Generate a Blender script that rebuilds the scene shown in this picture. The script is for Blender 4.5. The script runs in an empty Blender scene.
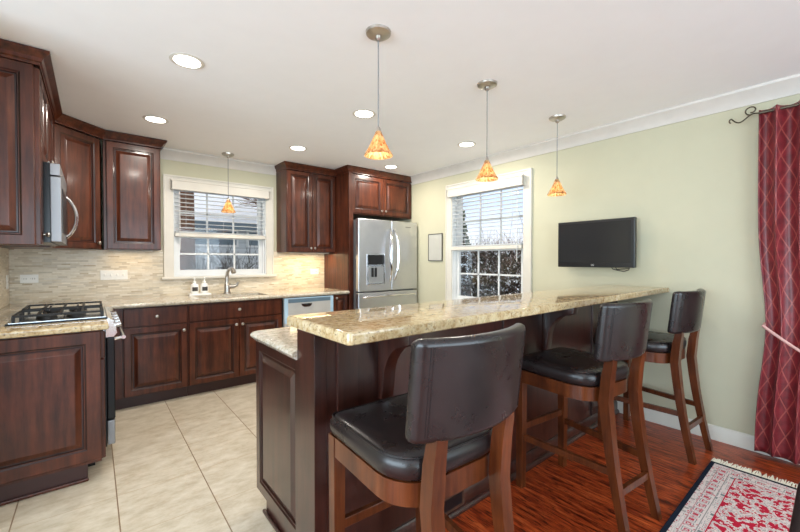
import bpy, bmesh, math, random
from mathutils import Vector, Matrix
random.seed(7)
S = bpy.context.scene
COL = S.collection
PI = math.pi
# ---------------------------------------------------------------- camera, world, lights, exposure
cam = bpy.data.cameras.new('camera')
cam.sensor_width = 36.0
cam.lens = 374.86 / 800 * 36.0
cam.clip_start = 0.02
co = bpy.data.objects.new('camera', cam)
COL.objects.link(co)
co.location = (0, 0, 1.29)
co.rotation_euler = (math.radians(90 - 0.864), math.radians(0.0), math.radians(-39.339))
S.camera = co
S.view_settings.view_transform = 'Standard'
S.view_settings.look = 'None'
S.view_settings.gamma = 1.0
S.view_settings.use_curve_mapping = False
S.view_settings.exposure = 0.0

world = bpy.data.worlds.new('sky')
S.world = world
world.use_nodes = True
wn = world.node_tree
wn.nodes.clear()
w_out = wn.nodes.new('ShaderNodeOutputWorld')
w_bg = wn.nodes.new('ShaderNodeBackground')
w_tc = wn.nodes.new('ShaderNodeTexCoord')
w_sep = wn.nodes.new('ShaderNodeSeparateXYZ')
w_rmp = wn.nodes.new('ShaderNodeValToRGB')
w_rmp.color_ramp.elements[0].position = 0.0
w_rmp.color_ramp.elements[0].color = (0.97, 0.98, 1.0, 1)
w_rmp.color_ramp.elements[1].position = 0.16
w_rmp.color_ramp.elements[1].color = (0.62, 0.78, 1.0, 1)
w_e = w_rmp.color_ramp.elements.new(0.5)
w_e.color = (0.95, 0.97, 1.0, 1)
w_bg.inputs['Strength'].default_value = 1.3
wn.links.new(w_tc.outputs['Generated'], w_sep.inputs[0])
wn.links.new(w_sep.outputs['Z'], w_rmp.inputs[0])
wn.links.new(w_rmp.outputs[0], w_bg.inputs[0])
wn.links.new(w_bg.outputs[0], w_out.inputs[0])


def area(name, loc, rot, sx, sy, power, color=(1, 1, 1), parent=None, spread=None):
    l = bpy.data.lights.new(name, 'AREA')
    l.shape = 'RECTANGLE'
    l.size = sx
    l.size_y = sy
    l.energy = power
    l.color = color
    if spread:
        l.spread = spread
    o = bpy.data.objects.new(name, l)
    COL.objects.link(o)
    o.location = loc
    o.rotation_euler = rot
    if parent:
        o.parent = parent
    return o


# added fill: area lamps tilted up, standing for assumed unseen rear and side windows
area('rear_daylight_fill', (0.9, -2.95, 1.35), (math.radians(112), 0, 0), 4.2, 2.0, 165, (0.69, 0.87, 1.0))
area('side_daylight_fill', (-2.95, 0.2, 1.35), (math.radians(110), 0, math.radians(-90)), 3.6, 2.0, 225, (0.69, 0.87, 1.0))

# ---------------------------------------------------------------- constants
XL, XR, YB, CZ = -0.56, 3.455, 4.578, 2.44
CT = 0.92          # counter top height
DY = 3.958         # door plane of the back base cabinets
UY = 4.248         # door plane of the back wall cabinets


def srgb(r, g, b):
    def f(c):
        c /= 255.0
        return c / 12.92 if c <= 0.04045 else ((c + 0.055) / 1.055) ** 2.4
    return (f(r), f(g), f(b), 1.0)


# ---------------------------------------------------------------- materials
class NT:
    def __init__(s, name):
        s.m = bpy.data.materials.new(name)
        s.m.use_nodes = True
        s.t = s.m.node_tree
        s.b = s.t.nodes['Principled BSDF']
        s.out = s.t.nodes['Material Output']

    def n(s, kind, **kw):
        nd = s.t.nodes.new(kind)
        for k, v in kw.items():
            if k.startswith('i_'):
                nd.inputs[k[2:].replace('_', ' ')].default_value = v
            else:
                setattr(nd, k, v)
        return nd

    def l(s, a, b):
        s.t.links.new(a, b)

    def coords(s, kind='Object', scale=(1, 1, 1), rot=(0, 0, 0), loc=(0, 0, 0)):
        tc = s.n('ShaderNodeTexCoord')
        mp = s.n('ShaderNodeMapping')
        mp.inputs['Scale'].default_value = scale
        mp.inputs['Rotation'].default_value = rot
        mp.inputs['Location'].default_value = loc
        s.l(tc.outputs[kind], mp.inputs[0])
        return mp.outputs[0]

    def noise(s, vec, scale, detail=4, rough=0.55):
        nd = s.n('ShaderNodeTexNoise')
        nd.inputs['Scale'].default_value = scale
        nd.inputs['Detail'].default_value = detail
        nd.inputs['Roughness'].default_value = rough
        s.l(vec, nd.inputs['Vector'])
        return nd.outputs['Fac']

    def ramp(s, fac, stops, const=False):
        r = s.n('ShaderNodeValToRGB')
        cr = r.color_ramp
        if const:
            cr.interpolation = 'CONSTANT'
        cr.elements[0].position, cr.elements[0].color = stops[0]
        cr.elements[1].position, cr.elements[1].color = stops[-1]
        for p, c in stops[1:-1]:
            e = cr.elements.new(p)
            e.color = c
        s.l(fac, r.inputs[0])
        return r.outputs[0]

    def mix(s, fac, a, b, blend='MIX'):
        m = s.n('ShaderNodeMix', data_type='RGBA', blend_type=blend)
        for sock, v in ((m.inputs['Factor'], fac), (m.inputs['A'], a), (m.inputs['B'], b)):
            pass
        ins = [m.inputs[0], m.inputs[6], m.inputs[7]]
        for sock, v in zip(ins, (fac, a, b)):
            if hasattr(v, 'is_linked'):
                s.l(v, sock)
            else:
                sock.default_value = v
        return m.outputs[2]

    def math(s, op, a, b=None, c=None):
        m = s.n('ShaderNodeMath', operation=op)
        for i, v in enumerate((a, b, c)):
            if v is None:
                continue
            if hasattr(v, 'is_linked'):
                s.l(v, m.inputs[i])
            else:
                m.inputs[i].default_value = v
        return m.outputs[0]

    def bump(s, h, strength, dist=0.002):
        b = s.n('ShaderNodeBump')
        b.inputs['Strength'].default_value = strength
        b.inputs['Distance'].default_value = dist
        s.l(h, b.inputs['Height'])
        s.l(b.outputs[0], s.b.inputs['Normal'])

    def set(s, color=None, rough=None, metal=None, spec=None, coat=None, coat_rough=None):
        for k, v in (('Base Color', color), ('Roughness', rough), ('Metallic', metal),
                     ('Specular IOR Level', spec), ('Coat Weight', coat), ('Coat Roughness', coat_rough)):
            if v is None:
                continue
            if hasattr(v, 'is_linked'):
                s.l(v, s.b.inputs[k])
            else:
                s.b.inputs[k].default_value = v
        return s.m


def plain(name, col, rough=0.5, metal=0.0, var=0.04, spec=0.5, scale=8.0, bump=0.0):
    k = NT(name)
    v = k.coords()
    f = k.noise(v, scale)
    d = tuple(c * (1 - var) for c in col[:3]) + (1,)
    e = tuple(min(1, c * (1 + var)) for c in col[:3]) + (1,)
    k.set(k.ramp(f, [(0.3, d), (0.7, e)]), rough, metal, spec)
    if bump:
        k.bump(k.noise(v, 160, 2), bump, 0.001)
    return k.m


def wood(name, dark, light, rough=0.32, coat=0.35, axis='z', fine=1.0):
    k = NT(name)
    sc = {'z': (9, 9, 0.9), 'x': (0.9, 9, 9), 'y': (9, 0.9, 9)}[axis]
    v = k.coords('Object', tuple(c * fine for c in sc))
    g = k.noise(v, 3.0, 6, 0.62)
    blot = k.noise(k.coords('Object', (3, 3, 3)), 1.5, 3, 0.6)
    c1 = k.ramp(g, [(0.3, dark), (0.72, light)])
    c2 = k.mix(k.ramp(blot, [(0.35, (0.62, 0.58, 0.56, 1)), (0.7, (1.2, 1.15, 1.1, 1))]), c1, c1)
    mul = k.mix(1.0, c1, k.ramp(blot, [(0.35, (0.6, 0.57, 0.55, 1)), (0.72, (1.0, 1.0, 1.0, 1))]), 'MULTIPLY')
    k.set(mul, rough, 0.0, 0.28, coat, 0.24 if coat > 0.8 else 0.12)
    if coat > 0.8:
        k.b.inputs['Coat IOR'].default_value = 1.7
    k.bump(g, 0.08, 0.001)
    return k.m


def granite(name, base, mid, dark, warm, rough=0.1):
    k = NT(name)
    v = k.coords('Object', (1, 1, 1))
    n1 = k.noise(v, 26, 8, 0.75)
    n2 = k.noise(v, 80, 5, 0.75)
    n3 = k.noise(k.coords('Object', (1, 1, 1), loc=(4, 7, 2)), 46, 5, 0.75)
    c = k.ramp(n1, [(0.30, mid), (0.5, base), (0.68, warm)])
    c = k.mix(k.ramp(n3, [(0.52, (0, 0, 0, 1)), (0.64, (1, 1, 1, 1))]), c, mid)
    c = k.mix(k.ramp(n2, [(0.57, (0, 0, 0, 1)), (0.66, (0.9, 0.9, 0.9, 1))]), c, dark)
    k.set(c, rough, 0.0, 0.5)
    return k.m


M = {}
M['wood'] = wood('cherry_cabinet_wood', srgb(50, 20, 11), srgb(106, 54, 32), 0.36, 0.22)
M['wood_dark'] = wood('dark_island_wood', srgb(42, 19, 14), srgb(72, 37, 28), 0.36, 0.85)
M['glaze'] = wood('dark_glaze_in_groove', srgb(34, 13, 9), srgb(56, 24, 16), 0.35)
M['toe'] = plain('dark_toe_kick', srgb(52, 22, 16), 0.45)
M['stool_wood'] = wood('stool_wood', srgb(64, 27, 12), srgb(120, 63, 30), 0.30, 0.35)
M['granite'] = granite('gold_granite', srgb(190, 168, 128), srgb(150, 118, 74), srgb(66, 48, 36), srgb(206, 192, 164), 0.06)
M['granite_counter'] = granite('beige_granite', srgb(188, 178, 160), srgb(154, 138, 114), srgb(78, 68, 60), srgb(208, 200, 188), 0.12)
M['steel'] = plain('stainless_steel', srgb(202, 203, 206), 0.34, 1.0, 0.03)
M['steel_bright'] = plain('polished_steel', srgb(222, 222, 224), 0.14, 1.0, 0.02)
M['steel_dull'] = plain('dull_steel', srgb(150, 150, 152), 0.5, 1.0, 0.02)
M['nickel'] = plain('satin_nickel', srgb(186, 180, 172), 0.3, 1.0, 0.02)
M['black'] = plain('black_enamel', srgb(12, 12, 13), 0.22, spec=0.3)
M['iron'] = plain('cast_iron', srgb(26, 25, 25), 0.5, 0.2)
M['black_plastic'] = plain('black_plastic', srgb(20, 20, 22), 0.3)
M['screen'] = plain('dark_screen', srgb(38, 38, 39), 0.16)
M['white'] = plain('white_paint', srgb(205, 199, 187), 0.4)
M['crown'] = plain('crown_paint', srgb(204, 198, 190), 0.5)
M['vinyl'] = plain('white_vinyl', srgb(212, 213, 212), 0.35)
M['plastic'] = plain('white_plastic', srgb(238, 236, 230), 0.35)
M['slot'] = plain('outlet_slot', srgb(120, 116, 108), 0.5)
M['ceiling'] = plain('ceiling_paint', srgb(240, 240, 240), 0.7, 0, 0.01)
M['wall'] = plain('sage_wall_paint', srgb(188, 183, 157), 0.65, 0, 0.015, bump=0.03)
M['blue_film'] = plain('blue_protective_film', srgb(170, 196, 214), 0.3)
M['brass'] = plain('dark_bronze', srgb(92, 84, 72), 0.4, 0.9)
M['cord'] = plain('grey_cord', srgb(120, 120, 120), 0.5)
M['snow'] = plain('snow', srgb(238, 242, 248), 0.8)
M['roof_dark'] = plain('eave_shade_and_pane_slate', srgb(96, 112, 124), 0.8)
M['bark'] = plain('tree_bark', srgb(96, 62, 40), 0.9, 0, 0.4, scale=30)
M['twig'] = plain('bare_twig', srgb(44, 36, 32), 0.9, 0, 0.3)
M['conifer'] = plain('conifer_green', srgb(70, 88, 60), 0.9, 0, 0.3)
M['label'] = plain('dark_print', srgb(60, 56, 52), 0.5)
M['rope'] = plain('pink_beige_rope', srgb(205, 160, 150), 0.7, bump=0.2)
M['fringe'] = plain('cream_fringe', srgb(240, 232, 210), 0.9)
M['board'] = plain('white_board', srgb(178, 175, 164), 0.3)
M['frame_black'] = plain('thin_dark_frame', srgb(70, 66, 60), 0.4)
M['silver_print'] = plain('silver_logo', srgb(205, 205, 205), 0.4)


def m_leather():
    k = NT('black_leather')
    v = k.coords('Object')
    n = k.noise(v, 6, 5, 0.6)
    vo = k.n('ShaderNodeTexVoronoi')
    vo.inputs['Scale'].default_value = 260
    k.l(v, vo.inputs['Vector'])
    sp = k.noise(v, 90, 3, 0.6)
    c = k.ramp(n, [(0.3, srgb(28, 22, 22)), (0.7, srgb(40, 33, 32))])
    c = k.mix(k.ramp(sp, [(0.72, (0, 0, 0, 1)), (0.80, (0.35, 0.35, 0.35, 1))]), c, srgb(140, 128, 118))
    k.set(c, k.ramp(n, [(0.3, (0.24, 0.24, 0.24, 1)), (0.7, (0.33, 0.33, 0.33, 1))]), 0.0, 0.5)
    k.bump(vo.outputs['Distance'], 0.12, 0.001)
    return k.m


def m_tile():
    k = NT('beige_floor_tile')
    tc = k.n('ShaderNodeTexCoord')
    sp = k.n('ShaderNodeSeparateXYZ')
    k.l(tc.outputs['Object'], sp.inputs[0])
    # grid lines at x = 0.50 + 0.41 k and y = 2.153 + 0.40 k
    def grid(o, off, per):
        t = k.math('DIVIDE', k.math('SUBTRACT', o, off), per)
        fr = k.math('FRACT', k.math('ADD', t, 100.5))
        d = k.math('MULTIPLY', k.math('ABSOLUTE', k.math('SUBTRACT', fr, 0.5)), per)
        return d, k.math('FLOOR', k.math('ADD', t, 100.0))
    dx, ix = grid(sp.outputs['X'], 0.50, 0.41)
    dy, iy = grid(sp.outputs['Y'], 2.153, 0.40)
    gx = k.math('LESS_THAN', dx, 0.0028)
    gy = k.math('LESS_THAN', dy, 0.0022)
    wn_ = k.n('ShaderNodeTexWhiteNoise', noise_dimensions='2D')
    cb = k.n('ShaderNodeCombineXYZ')
    k.l(ix, cb.inputs[0])
    k.l(iy, cb.inputs[1])
    k.l(cb.outputs[0], wn_.inputs['Vector'])
    v = k.n('ShaderNodeVectorMath', operation='ADD')
    k.l(tc.outputs['Object'], v.inputs[0])
    k.l(wn_.outputs['Color'], v.inputs[1])
    mp = k.n('ShaderNodeMapping')
    mp.inputs['Scale'].default_value = (1.8, 3.2, 1)
    k.l(v.outputs[0], mp.inputs[0])
    n = k.noise(mp.outputs[0], 4, 8, 0.7)
    c = k.ramp(n, [(0.3, srgb(160, 146, 124)), (0.5, srgb(182, 170, 150)), (0.7, srgb(198, 188, 171))])
    c = k.mix(gy, c, srgb(168, 150, 126))
    c = k.mix(gx, c, srgb(122, 98, 74))
    k.set(c, 0.34, 0, 0.5)
    return k.m


def m_hardwood():
    k = NT('red_brown_hardwood')
    tc = k.n('ShaderNodeTexCoord')
    sp = k.n('ShaderNodeSeparateXYZ')
    k.l(tc.outputs['Object'], sp.inputs[0])
    wdt = 0.083
    t = k.math('DIVIDE', sp.outputs['X'], wdt)
    idx = k.math('FLOOR', t)
    fr = k.math('FRACT', k.math('ADD', t, 100.0))
    edge = k.math('LESS_THAN', fr, 0.022)
    wn_ = k.n('ShaderNodeTexWhiteNoise', noise_dimensions='1D')
    k.l(idx, wn_.inputs['W'])
    off = k.math('MULTIPLY', wn_.outputs['Value'], 17.0)
    cb = k.n('ShaderNodeCombineXYZ')
    k.l(k.math('MULTIPLY', sp.outputs['X'], 16.0), cb.inputs[0])
    k.l(k.math('ADD', k.math('MULTIPLY', sp.outputs['Y'], 1.5), off), cb.inputs[1])
    n = k.noise(cb.outputs[0], 3.2, 8, 0.68)
    n2 = k.noise(cb.outputs[0], 9, 4, 0.6)
    c = k.ramp(n, [(0.36, srgb(72, 22, 9)), (0.45, srgb(148, 54, 22)), (0.58, srgb(196, 86, 40)), (0.72, srgb(218, 122, 70))])
    tint = k.ramp(wn_.outputs['Value'], [(0.0, (0.72, 0.68, 0.66, 1)), (1.0, (1.0, 1.0, 1.0, 1))])
    c = k.mix(1.0, c, tint, 'MULTIPLY')
    c = k.mix(k.ramp(n2, [(0.54, (0, 0, 0, 1)), (0.62, (0.9, 0.9, 0.9, 1))]), c, srgb(34, 10, 6))
    c = k.mix(edge, c, srgb(34, 11, 7))
    k.set(c, 0.30, 0, 0.35, 0.12, 0.15)
    k.bump(n, 0.05, 0.001)
    return k.m


def m_backsplash():
    k = NT('beige_mosaic_backsplash')
    tc = k.n('ShaderNodeTexCoord')
    sp = k.n('ShaderNodeSeparateXYZ')
    k.l(tc.outputs['Object'], sp.inputs[0])
    cb = k.n('ShaderNodeCombineXYZ')
    k.l(k.math('ADD', sp.outputs['X'], sp.outputs['Y']), cb.inputs[0])
    k.l(sp.outputs['Z'], cb.inputs[1])
    br = k.n('ShaderNodeTexBrick')
    br.inputs['Color1'].default_value = (0, 0, 0, 1)
    br.inputs['Color2'].default_value = (1, 1, 1, 1)
    br.inputs['Mortar'].default_value = (0.5, 0.5, 0.5, 1)
    br.inputs['Scale'].default_value = 1.0
    br.inputs['Brick Width'].default_value = 0.09
    br.inputs['Row Height'].default_value = 0.0145
    br.inputs['Mortar Size'].default_value = 0.0012
    br.offset = 0.37
    br.offset_frequency = 3
    br.squash = 0.7
    br.squash_frequency = 2
    k.l(cb.outputs[0], br.inputs['Vector'])
    c = k.ramp(br.outputs['Color'], [(0.0, srgb(172, 152, 120)), (0.15, srgb(204, 191, 166)), (0.5, srgb(224, 213, 192)),
                                     (0.75, srgb(206, 191, 162)), (0.88, srgb(184, 172, 150)), (1.0, srgb(234, 225, 208))])
    n = k.noise(k.coords('Object'), 40, 3, 0.6)
    c = k.mix(0.15, c, k.ramp(n, [(0.3, srgb(180, 160, 130)), (0.7, srgb(235, 228, 215))]))
    c = k.mix(br.outputs['Fac'], c, srgb(204, 192, 170))
    k.set(c, 0.35, 0, 0.5)
    return k.m


def m_curtain():
    k = NT('burgundy_diamond_curtain')
    tc = k.n('ShaderNodeTexCoord')
    sp = k.n('ShaderNodeSeparateXYZ')
    k.l(tc.outputs['UV'], sp.inputs[0])
    a = k.math('DIVIDE', sp.outputs['X'], 0.105)
    b = k.math('DIVIDE', sp.outputs['Y'], 0.17)

    def band(e):
        f = k.math('FRACT', k.math('ADD', e, 100.0))
        return k.math('LESS_THAN', k.math('ABSOLUTE', k.math('SUBTRACT', f, 0.5)), 0.045)
    lines = k.math('MAXIMUM', band(k.math('ADD', a, b)), band(k.math('SUBTRACT', a, b)))
    n = k.noise(tc.outputs['UV'], 14, 3, 0.6)
    base = k.ramp(n, [(0.35, srgb(92, 20, 27)), (0.65, srgb(126, 33, 40))])
    c = k.mix(k.math('MULTIPLY', lines, 0.6), base, srgb(174, 88, 78))
    k.set(c, 0.4, 0, 0.5)
    k.b.inputs['Sheen Weight'].default_value = 0.05
    return k.m


def m_rug(x0, x1, y0, y1):
    k = NT('persian_rug_pile')
    tc = k.n('ShaderNodeTexCoord')
    sp = k.n('ShaderNodeSeparateXYZ')
    k.l(tc.outputs['UV'], sp.inputs[0])
    X, Y = sp.outputs['X'], sp.outputs['Y']
    cx, hx, cy, hy = (x0 + x1) / 2, (x1 - x0) / 2, (y0 + y1) / 2, (y1 - y0) / 2
    ex = k.math('SUBTRACT', hx, k.math('ABSOLUTE', k.math('SUBTRACT', X, cx)))
    ey = k.math('SUBTRACT', hy, k.math('ABSOLUTE', k.math('SUBTRACT', Y, cy)))
    d = k.math('MINIMUM', ex, ey)
    v = k.n('ShaderNodeCombineXYZ')
    k.l(X, v.inputs[0])
    k.l(Y, v.inputs[1])

    def cells(scale, thr, jit=0.3):
        vo = k.n('ShaderNodeTexVoronoi', distance='CHEBYCHEV')
        vo.inputs['Scale'].default_value = scale
        vo.inputs['Randomness'].default_value = jit
        k.l(v.outputs[0], vo.inputs['Vector'])
        return vo
    cream = srgb(222, 206, 198)
    red = srgb(190, 34, 58)
    pink = srgb(206, 120, 126)
    grey = srgb(120, 126, 124)
    navy = srgb(28, 34, 46)
    n1 = k.noise(v.outputs[0], 34, 2, 0.5)
    n2 = k.noise(v.outputs[0], 60, 2, 0.5)
    field = k.ramp(k.noise(v.outputs[0], 15, 4, 0.6), [(0.0, red), (0.45, cream), (0.50, srgb(176, 160, 156)), (0.525, cream), (0.56, red)], True)
    field = k.mix(k.ramp(n2, [(0.62, (0, 0, 0, 1)), (0.64, (1, 1, 1, 1))], True), field, srgb(226, 214, 206))
    # border with repeated rosettes
    vo = cells(18, 0.2, 0.15)
    ros = k.ramp(vo.outputs['Distance'], [(0.0, cream), (0.10, srgb(192, 70, 84)), (0.19, cream), (0.29, grey), (0.345, cream)], True)
    ros2 = k.mix(k.ramp(n2, [(0.58, (0, 0, 0, 1)), (0.60, (1, 1, 1, 1))], True), ros, pink)
    vo3 = cells(36, 0.2, 0.4)
    small = k.ramp(vo3.outputs['Distance'], [(0.0, pink), (0.14, cream), (0.30, grey), (0.36, cream)], True)
    small2 = k.ramp(cells(44, .2, .5).outputs['Distance'], [(0.0, red), (0.17, cream), (0.33, srgb(170, 160, 152)), (0.4, cream)], True)

    def step(t):
        return k.math('GREATER_THAN', d, t)
    c = k.mix(step(0.022), navy, small2)
    c = k.mix(step(0.050), c, srgb(196, 140, 140))
    c = k.mix(step(0.054), c, ros2)
    c = k.mix(step(0.104), c, srgb(150, 140, 136))
    c = k.mix(step(0.108), c, small)
    c = k.mix(step(0.136), c, red)
    c = k.mix(step(0.141), c, field)
    k.set(c, 0.95, 0, 0.1)
    k.bump(k.noise(v.outputs[0], 300, 2), 0.3, 0.002)
    return k.m


def m_shade():
    k = NT('amber_mosaic_glass')
    tc = k.n('ShaderNodeTexCoord')
    v = k.n('ShaderNodeTexVoronoi')
    v.inputs['Scale'].default_value = 1.0
    mp = k.n('ShaderNodeMapping')
    mp.inputs['Scale'].default_value = (110, 110, 34)
    k.l(tc.outputs['Object'], mp.inputs[0])
    k.l(mp.outputs[0], v.inputs['Vector'])
    n = k.noise(tc.outputs['Object'], 60, 3)
    sp = k.n('ShaderNodeSeparateColor')
    k.l(v.outputs['Color'], sp.inputs[0])
    c = k.ramp(sp.outputs[0], [(0.0, srgb(152, 100, 58)), (0.3, srgb(206, 168, 116)), (0.6, srgb(232, 208, 166)), (1.0, srgb(180, 132, 84))])
    k.set(c, 0.2, 0, 0.5)
    tr = k.n('ShaderNodeBsdfTranslucent')
    k.l(c, tr.inputs['Color'])
    ms = k.n('ShaderNodeMixShader')
    ms.inputs[0].default_value = 0.6
    k.l(k.b.outputs[0], ms.inputs[1])
    k.l(tr.outputs[0], ms.inputs[2])
    k.l(ms.outputs[0], k.out.inputs[0])
    return k.m


def m_emit(name, col, st):
    k = NT(name)
    k.b.inputs['Base Color'].default_value = (1, 1, 1, 1)
    k.b.inputs['Emission Color'].default_value = col
    k.b.inputs['Emission Strength'].default_value = st
    return k.m


def m_glass():
    k = NT('window_glass')
    fr = k.n('ShaderNodeFresnel')
    fr.inputs['IOR'].default_value = 1.35
    tr = k.n('ShaderNodeBsdfTransparent')
    gl = k.n('ShaderNodeBsdfGlossy')
    gl.inputs['Roughness'].default_value = 0.02
    ms = k.n('ShaderNodeMixShader')
    k.l(fr.outputs[0], ms.inputs[0])
    k.l(tr.outputs[0], ms.inputs[1])
    k.l(gl.outputs[0], ms.inputs[2])
    k.l(ms.outputs[0], k.out.inputs[0])
    return k.m


def m_siding():
    k = NT('grey_blue_siding')
    tc = k.n('ShaderNodeTexCoord')
    sp = k.n('ShaderNodeSeparateXYZ')
    k.l(tc.outputs['Object'], sp.inputs[0])
    f = k.math('FRACT', k.math('DIVIDE', sp.outputs['Z'], 0.13))
    c = k.ramp(f, [(0.0, srgb(120, 126, 130)), (0.12, srgb(172, 177, 181)), (1.0, srgb(184, 189, 193))])
    k.set(c, 0.6)
    return k.m


def m_brickstack():
    k = NT('brown_brick')
    tc = k.n('ShaderNodeTexCoord')
    sp = k.n('ShaderNodeSeparateXYZ')
    k.l(tc.outputs['Object'], sp.inputs[0])
    cb = k.n('ShaderNodeCombineXYZ')
    k.l(k.math('ADD', sp.outputs['X'], sp.outputs['Y']), cb.inputs[0])
    k.l(sp.outputs['Z'], cb.inputs[1])
    br = k.n('ShaderNodeTexBrick')
    br.inputs['Color1'].default_value = srgb(138, 92, 62)
    br.inputs['Color2'].default_value = srgb(92, 58, 42)
    br.inputs['Mortar'].default_value = srgb(170, 150, 130)
    br.inputs['Scale'].default_value = 1.0
    br.inputs['Brick Width'].default_value = 0.2
    br.inputs['Row Height'].default_value = 0.075
    br.inputs['Mortar Size'].default_value = 0.01
    k.l(cb.outputs[0], br.inputs['Vector'])
    k.set(br.outputs['Color'], 0.9)
    return k.m


def m_hedge():
    k = NT('hedge_leaves')
    n = k.noise(k.coords('Object'), 22, 3, 0.7)
    c = k.ramp(n, [(0.35, srgb(34, 30, 24)), (0.5, srgb(70, 56, 44)), (0.6, srgb(64, 66, 46)), (0.72, srgb(120, 100, 88))])
    k.set(c, 0.6)
    return k.m


M['leather'] = m_leather()
M['tile'] = m_tile()
M['hardwood'] = m_hardwood()
M['splash'] = m_backsplash()
M['curtain'] = m_curtain()
M['shade'] = m_shade()
M['lens'] = m_emit('lit_lens', (1, 0.96, 0.9, 1), 6.0)
M['bulb'] = m_emit('lit_bulb', (1, 0.82, 0.55, 1), 12.0)
M['glass'] = m_glass()
M['siding'] = m_siding()
M['brick'] = m_brickstack()
M['hedge'] = m_hedge()


# ---------------------------------------------------------------- mesh helpers
class MB:
    def __init__(s):
        s.bm = bmesh.new()
        s.bev = False

    def face(s, vs, mi=0):
        try:
            f = s.bm.faces.new(vs)
            f.material_index = mi
            return f
        except ValueError:
            return None

    def box(s, x0, x1, y0, y1, z0, z1, mi=0, bev=0.0, seg=2):
        x0, x1 = sorted((x0, x1)); y0, y1 = sorted((y0, y1)); z0, z1 = sorted((z0, z1))
        V = [s.bm.verts.new(p) for p in ((x0, y0, z0), (x1, y0, z0), (x1, y1, z0), (x0, y1, z0),
                                         (x0, y0, z1), (x1, y0, z1), (x1, y1, z1), (x0, y1, z1))]
        F = [s.face([V[i] for i in q], mi) for q in ((0, 3, 2, 1), (4, 5, 6, 7), (0, 1, 5, 4), (1, 2, 6, 5), (2, 3, 7, 6), (3, 0, 4, 7))]
        if bev:
            s.bev = True
            ed = list({e for f in F for e in f.edges})
            r = bmesh.ops.bevel(s.bm, geom=ed, offset=bev, segments=seg, profile=0.5, affect='EDGES')
            for f in r['faces']:
                f.material_index = mi
        return s

    def loops(s, rings, mis=None, cap0=True, cap1=True, closed=True):
        """loft a list of vertex rings (lists of points)"""
        R = [[s.bm.verts.new(p) for p in r] for r in rings]
        n = len(R[0])
        for k in range(len(R) - 1):
            mi = mis[k] if mis else 0
            for i in range(n if closed else n - 1):
                j = (i + 1) % n
                s.face([R[k][i], R[k][j], R[k + 1][j], R[k + 1][i]], mi)
        if cap0:
            s.face(list(reversed(R[0])), mis[0] if mis else 0)
        if cap1:
            s.face(R[-1], mis[-1] if mis else 0)
        return s

    def prism(s, poly, axis, a, b, mi=0, bev=0.0, seg=2):
        def P(p, t):
            return {'z': (p[0], p[1], t), 'x': (t, p[0], p[1]), 'y': (p[0], t, p[1])}[axis]
        A = [s.bm.verts.new(P(p, a)) for p in poly]
        B = [s.bm.verts.new(P(p, b)) for p in poly]
        n = len(poly)
        F = [s.face([A[i], A[(i + 1) % n], B[(i + 1) % n], B[i]], mi) for i in range(n)]
        F += [s.face(list(reversed(A)), mi), s.face(B, mi)]
        if bev:
            ed = [e for f in F[-2:] for e in f.edges]
            bmesh.ops.recalc_face_normals(s.bm, faces=F)
            r = bmesh.ops.bevel(s.bm, geom=ed, offset=bev, segments=seg, profile=0.5, affect='EDGES')
            for f in r['faces']:
                f.material_index = mi
        return s

    def tube(s, pts, r, seg=8, mi=0, rect=None, up=(0, 0, 1)):
        """sweep a circle (or rect=(w,d)) along a path; r may be a list"""
        pts = [Vector(p) for p in pts]
        rings = []
        prev = None
        for i, p in enumerate(pts):
            t = (pts[min(i + 1, len(pts) - 1)] - pts[max(i - 1, 0)]).normalized()
            u = Vector(up)
            if abs(t.dot(u)) > 0.95:
                u = Vector((1, 0, 0))
            a = t.cross(u).normalized()
            if prev is not None and prev.length > 0:
                a = (prev - t * prev.dot(t)).normalized()
            prev = a
            b = t.cross(a).normalized()
            rr = r[i] if isinstance(r, (list, tuple)) else r
            if rect:
                w, d = rect[0] * rr, rect[1] * rr
                rings.append([p + a * w + b * d, p - a * w + b * d, p - a * w - b * d, p + a * w - b * d])
            else:
                rings.append([p + (a * math.cos(2 * PI * k / seg) + b * math.sin(2 * PI * k / seg)) * rr for k in range(seg)])
        return s.loops(rings, [mi] * (len(rings) - 1))

    def lathe(s, c, prof, seg=20, mi=0, axis='z', cap=True):
        c = Vector(c)
        rings = []
        for r, h in prof:
            ring = []
            for k in range(seg):
                a = 2 * PI * k / seg
                q = (r * math.cos(a), r * math.sin(a), h)
                if axis == 'y':
                    q = (q[0], h, q[1])
                if axis == 'x':
                    q = (h, q[0], q[1])
                ring.append(c + Vector(q))
            rings.append(ring)
        return s.loops(rings, [mi] * (len(rings) - 1), cap, cap)

    def panel(s, O, U, V, N, w, h, t=0.02, frame=0.056, flat=False):
        """raised-panel cabinet door: nested rectangular rings; O is the lower corner on the back plane"""
        O, U, V, N = Vector(O), Vector(U), Vector(V), Vector(N)
        if flat:
            spec = [(0, 0, 0), (0, t - 0.004, 0), (0.004, t, 0)]
        else:
            f = frame
            spec = [(0, 0, 0), (0, t - 0.004, 0), (0.004, t, 0), (f - 0.008, t, 0), (f, t - 0.005, 1), (f + 0.004, t - 0.005, 0),
                    (f + 0.008, t - 0.012, 1), (f + 0.015, t - 0.012, 1), (f + 0.040, t - 0.001, 0), (f + 0.044, t, 0)]
        rings = []
        for i, n, mi in spec:
            rings.append([O + U * a + V * b + N * n for a, b in ((i, i), (w - i, i), (w - i, h - i), (i, h - i))])
        return s.loops(rings, [q[2] for q in spec[1:]])

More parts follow.
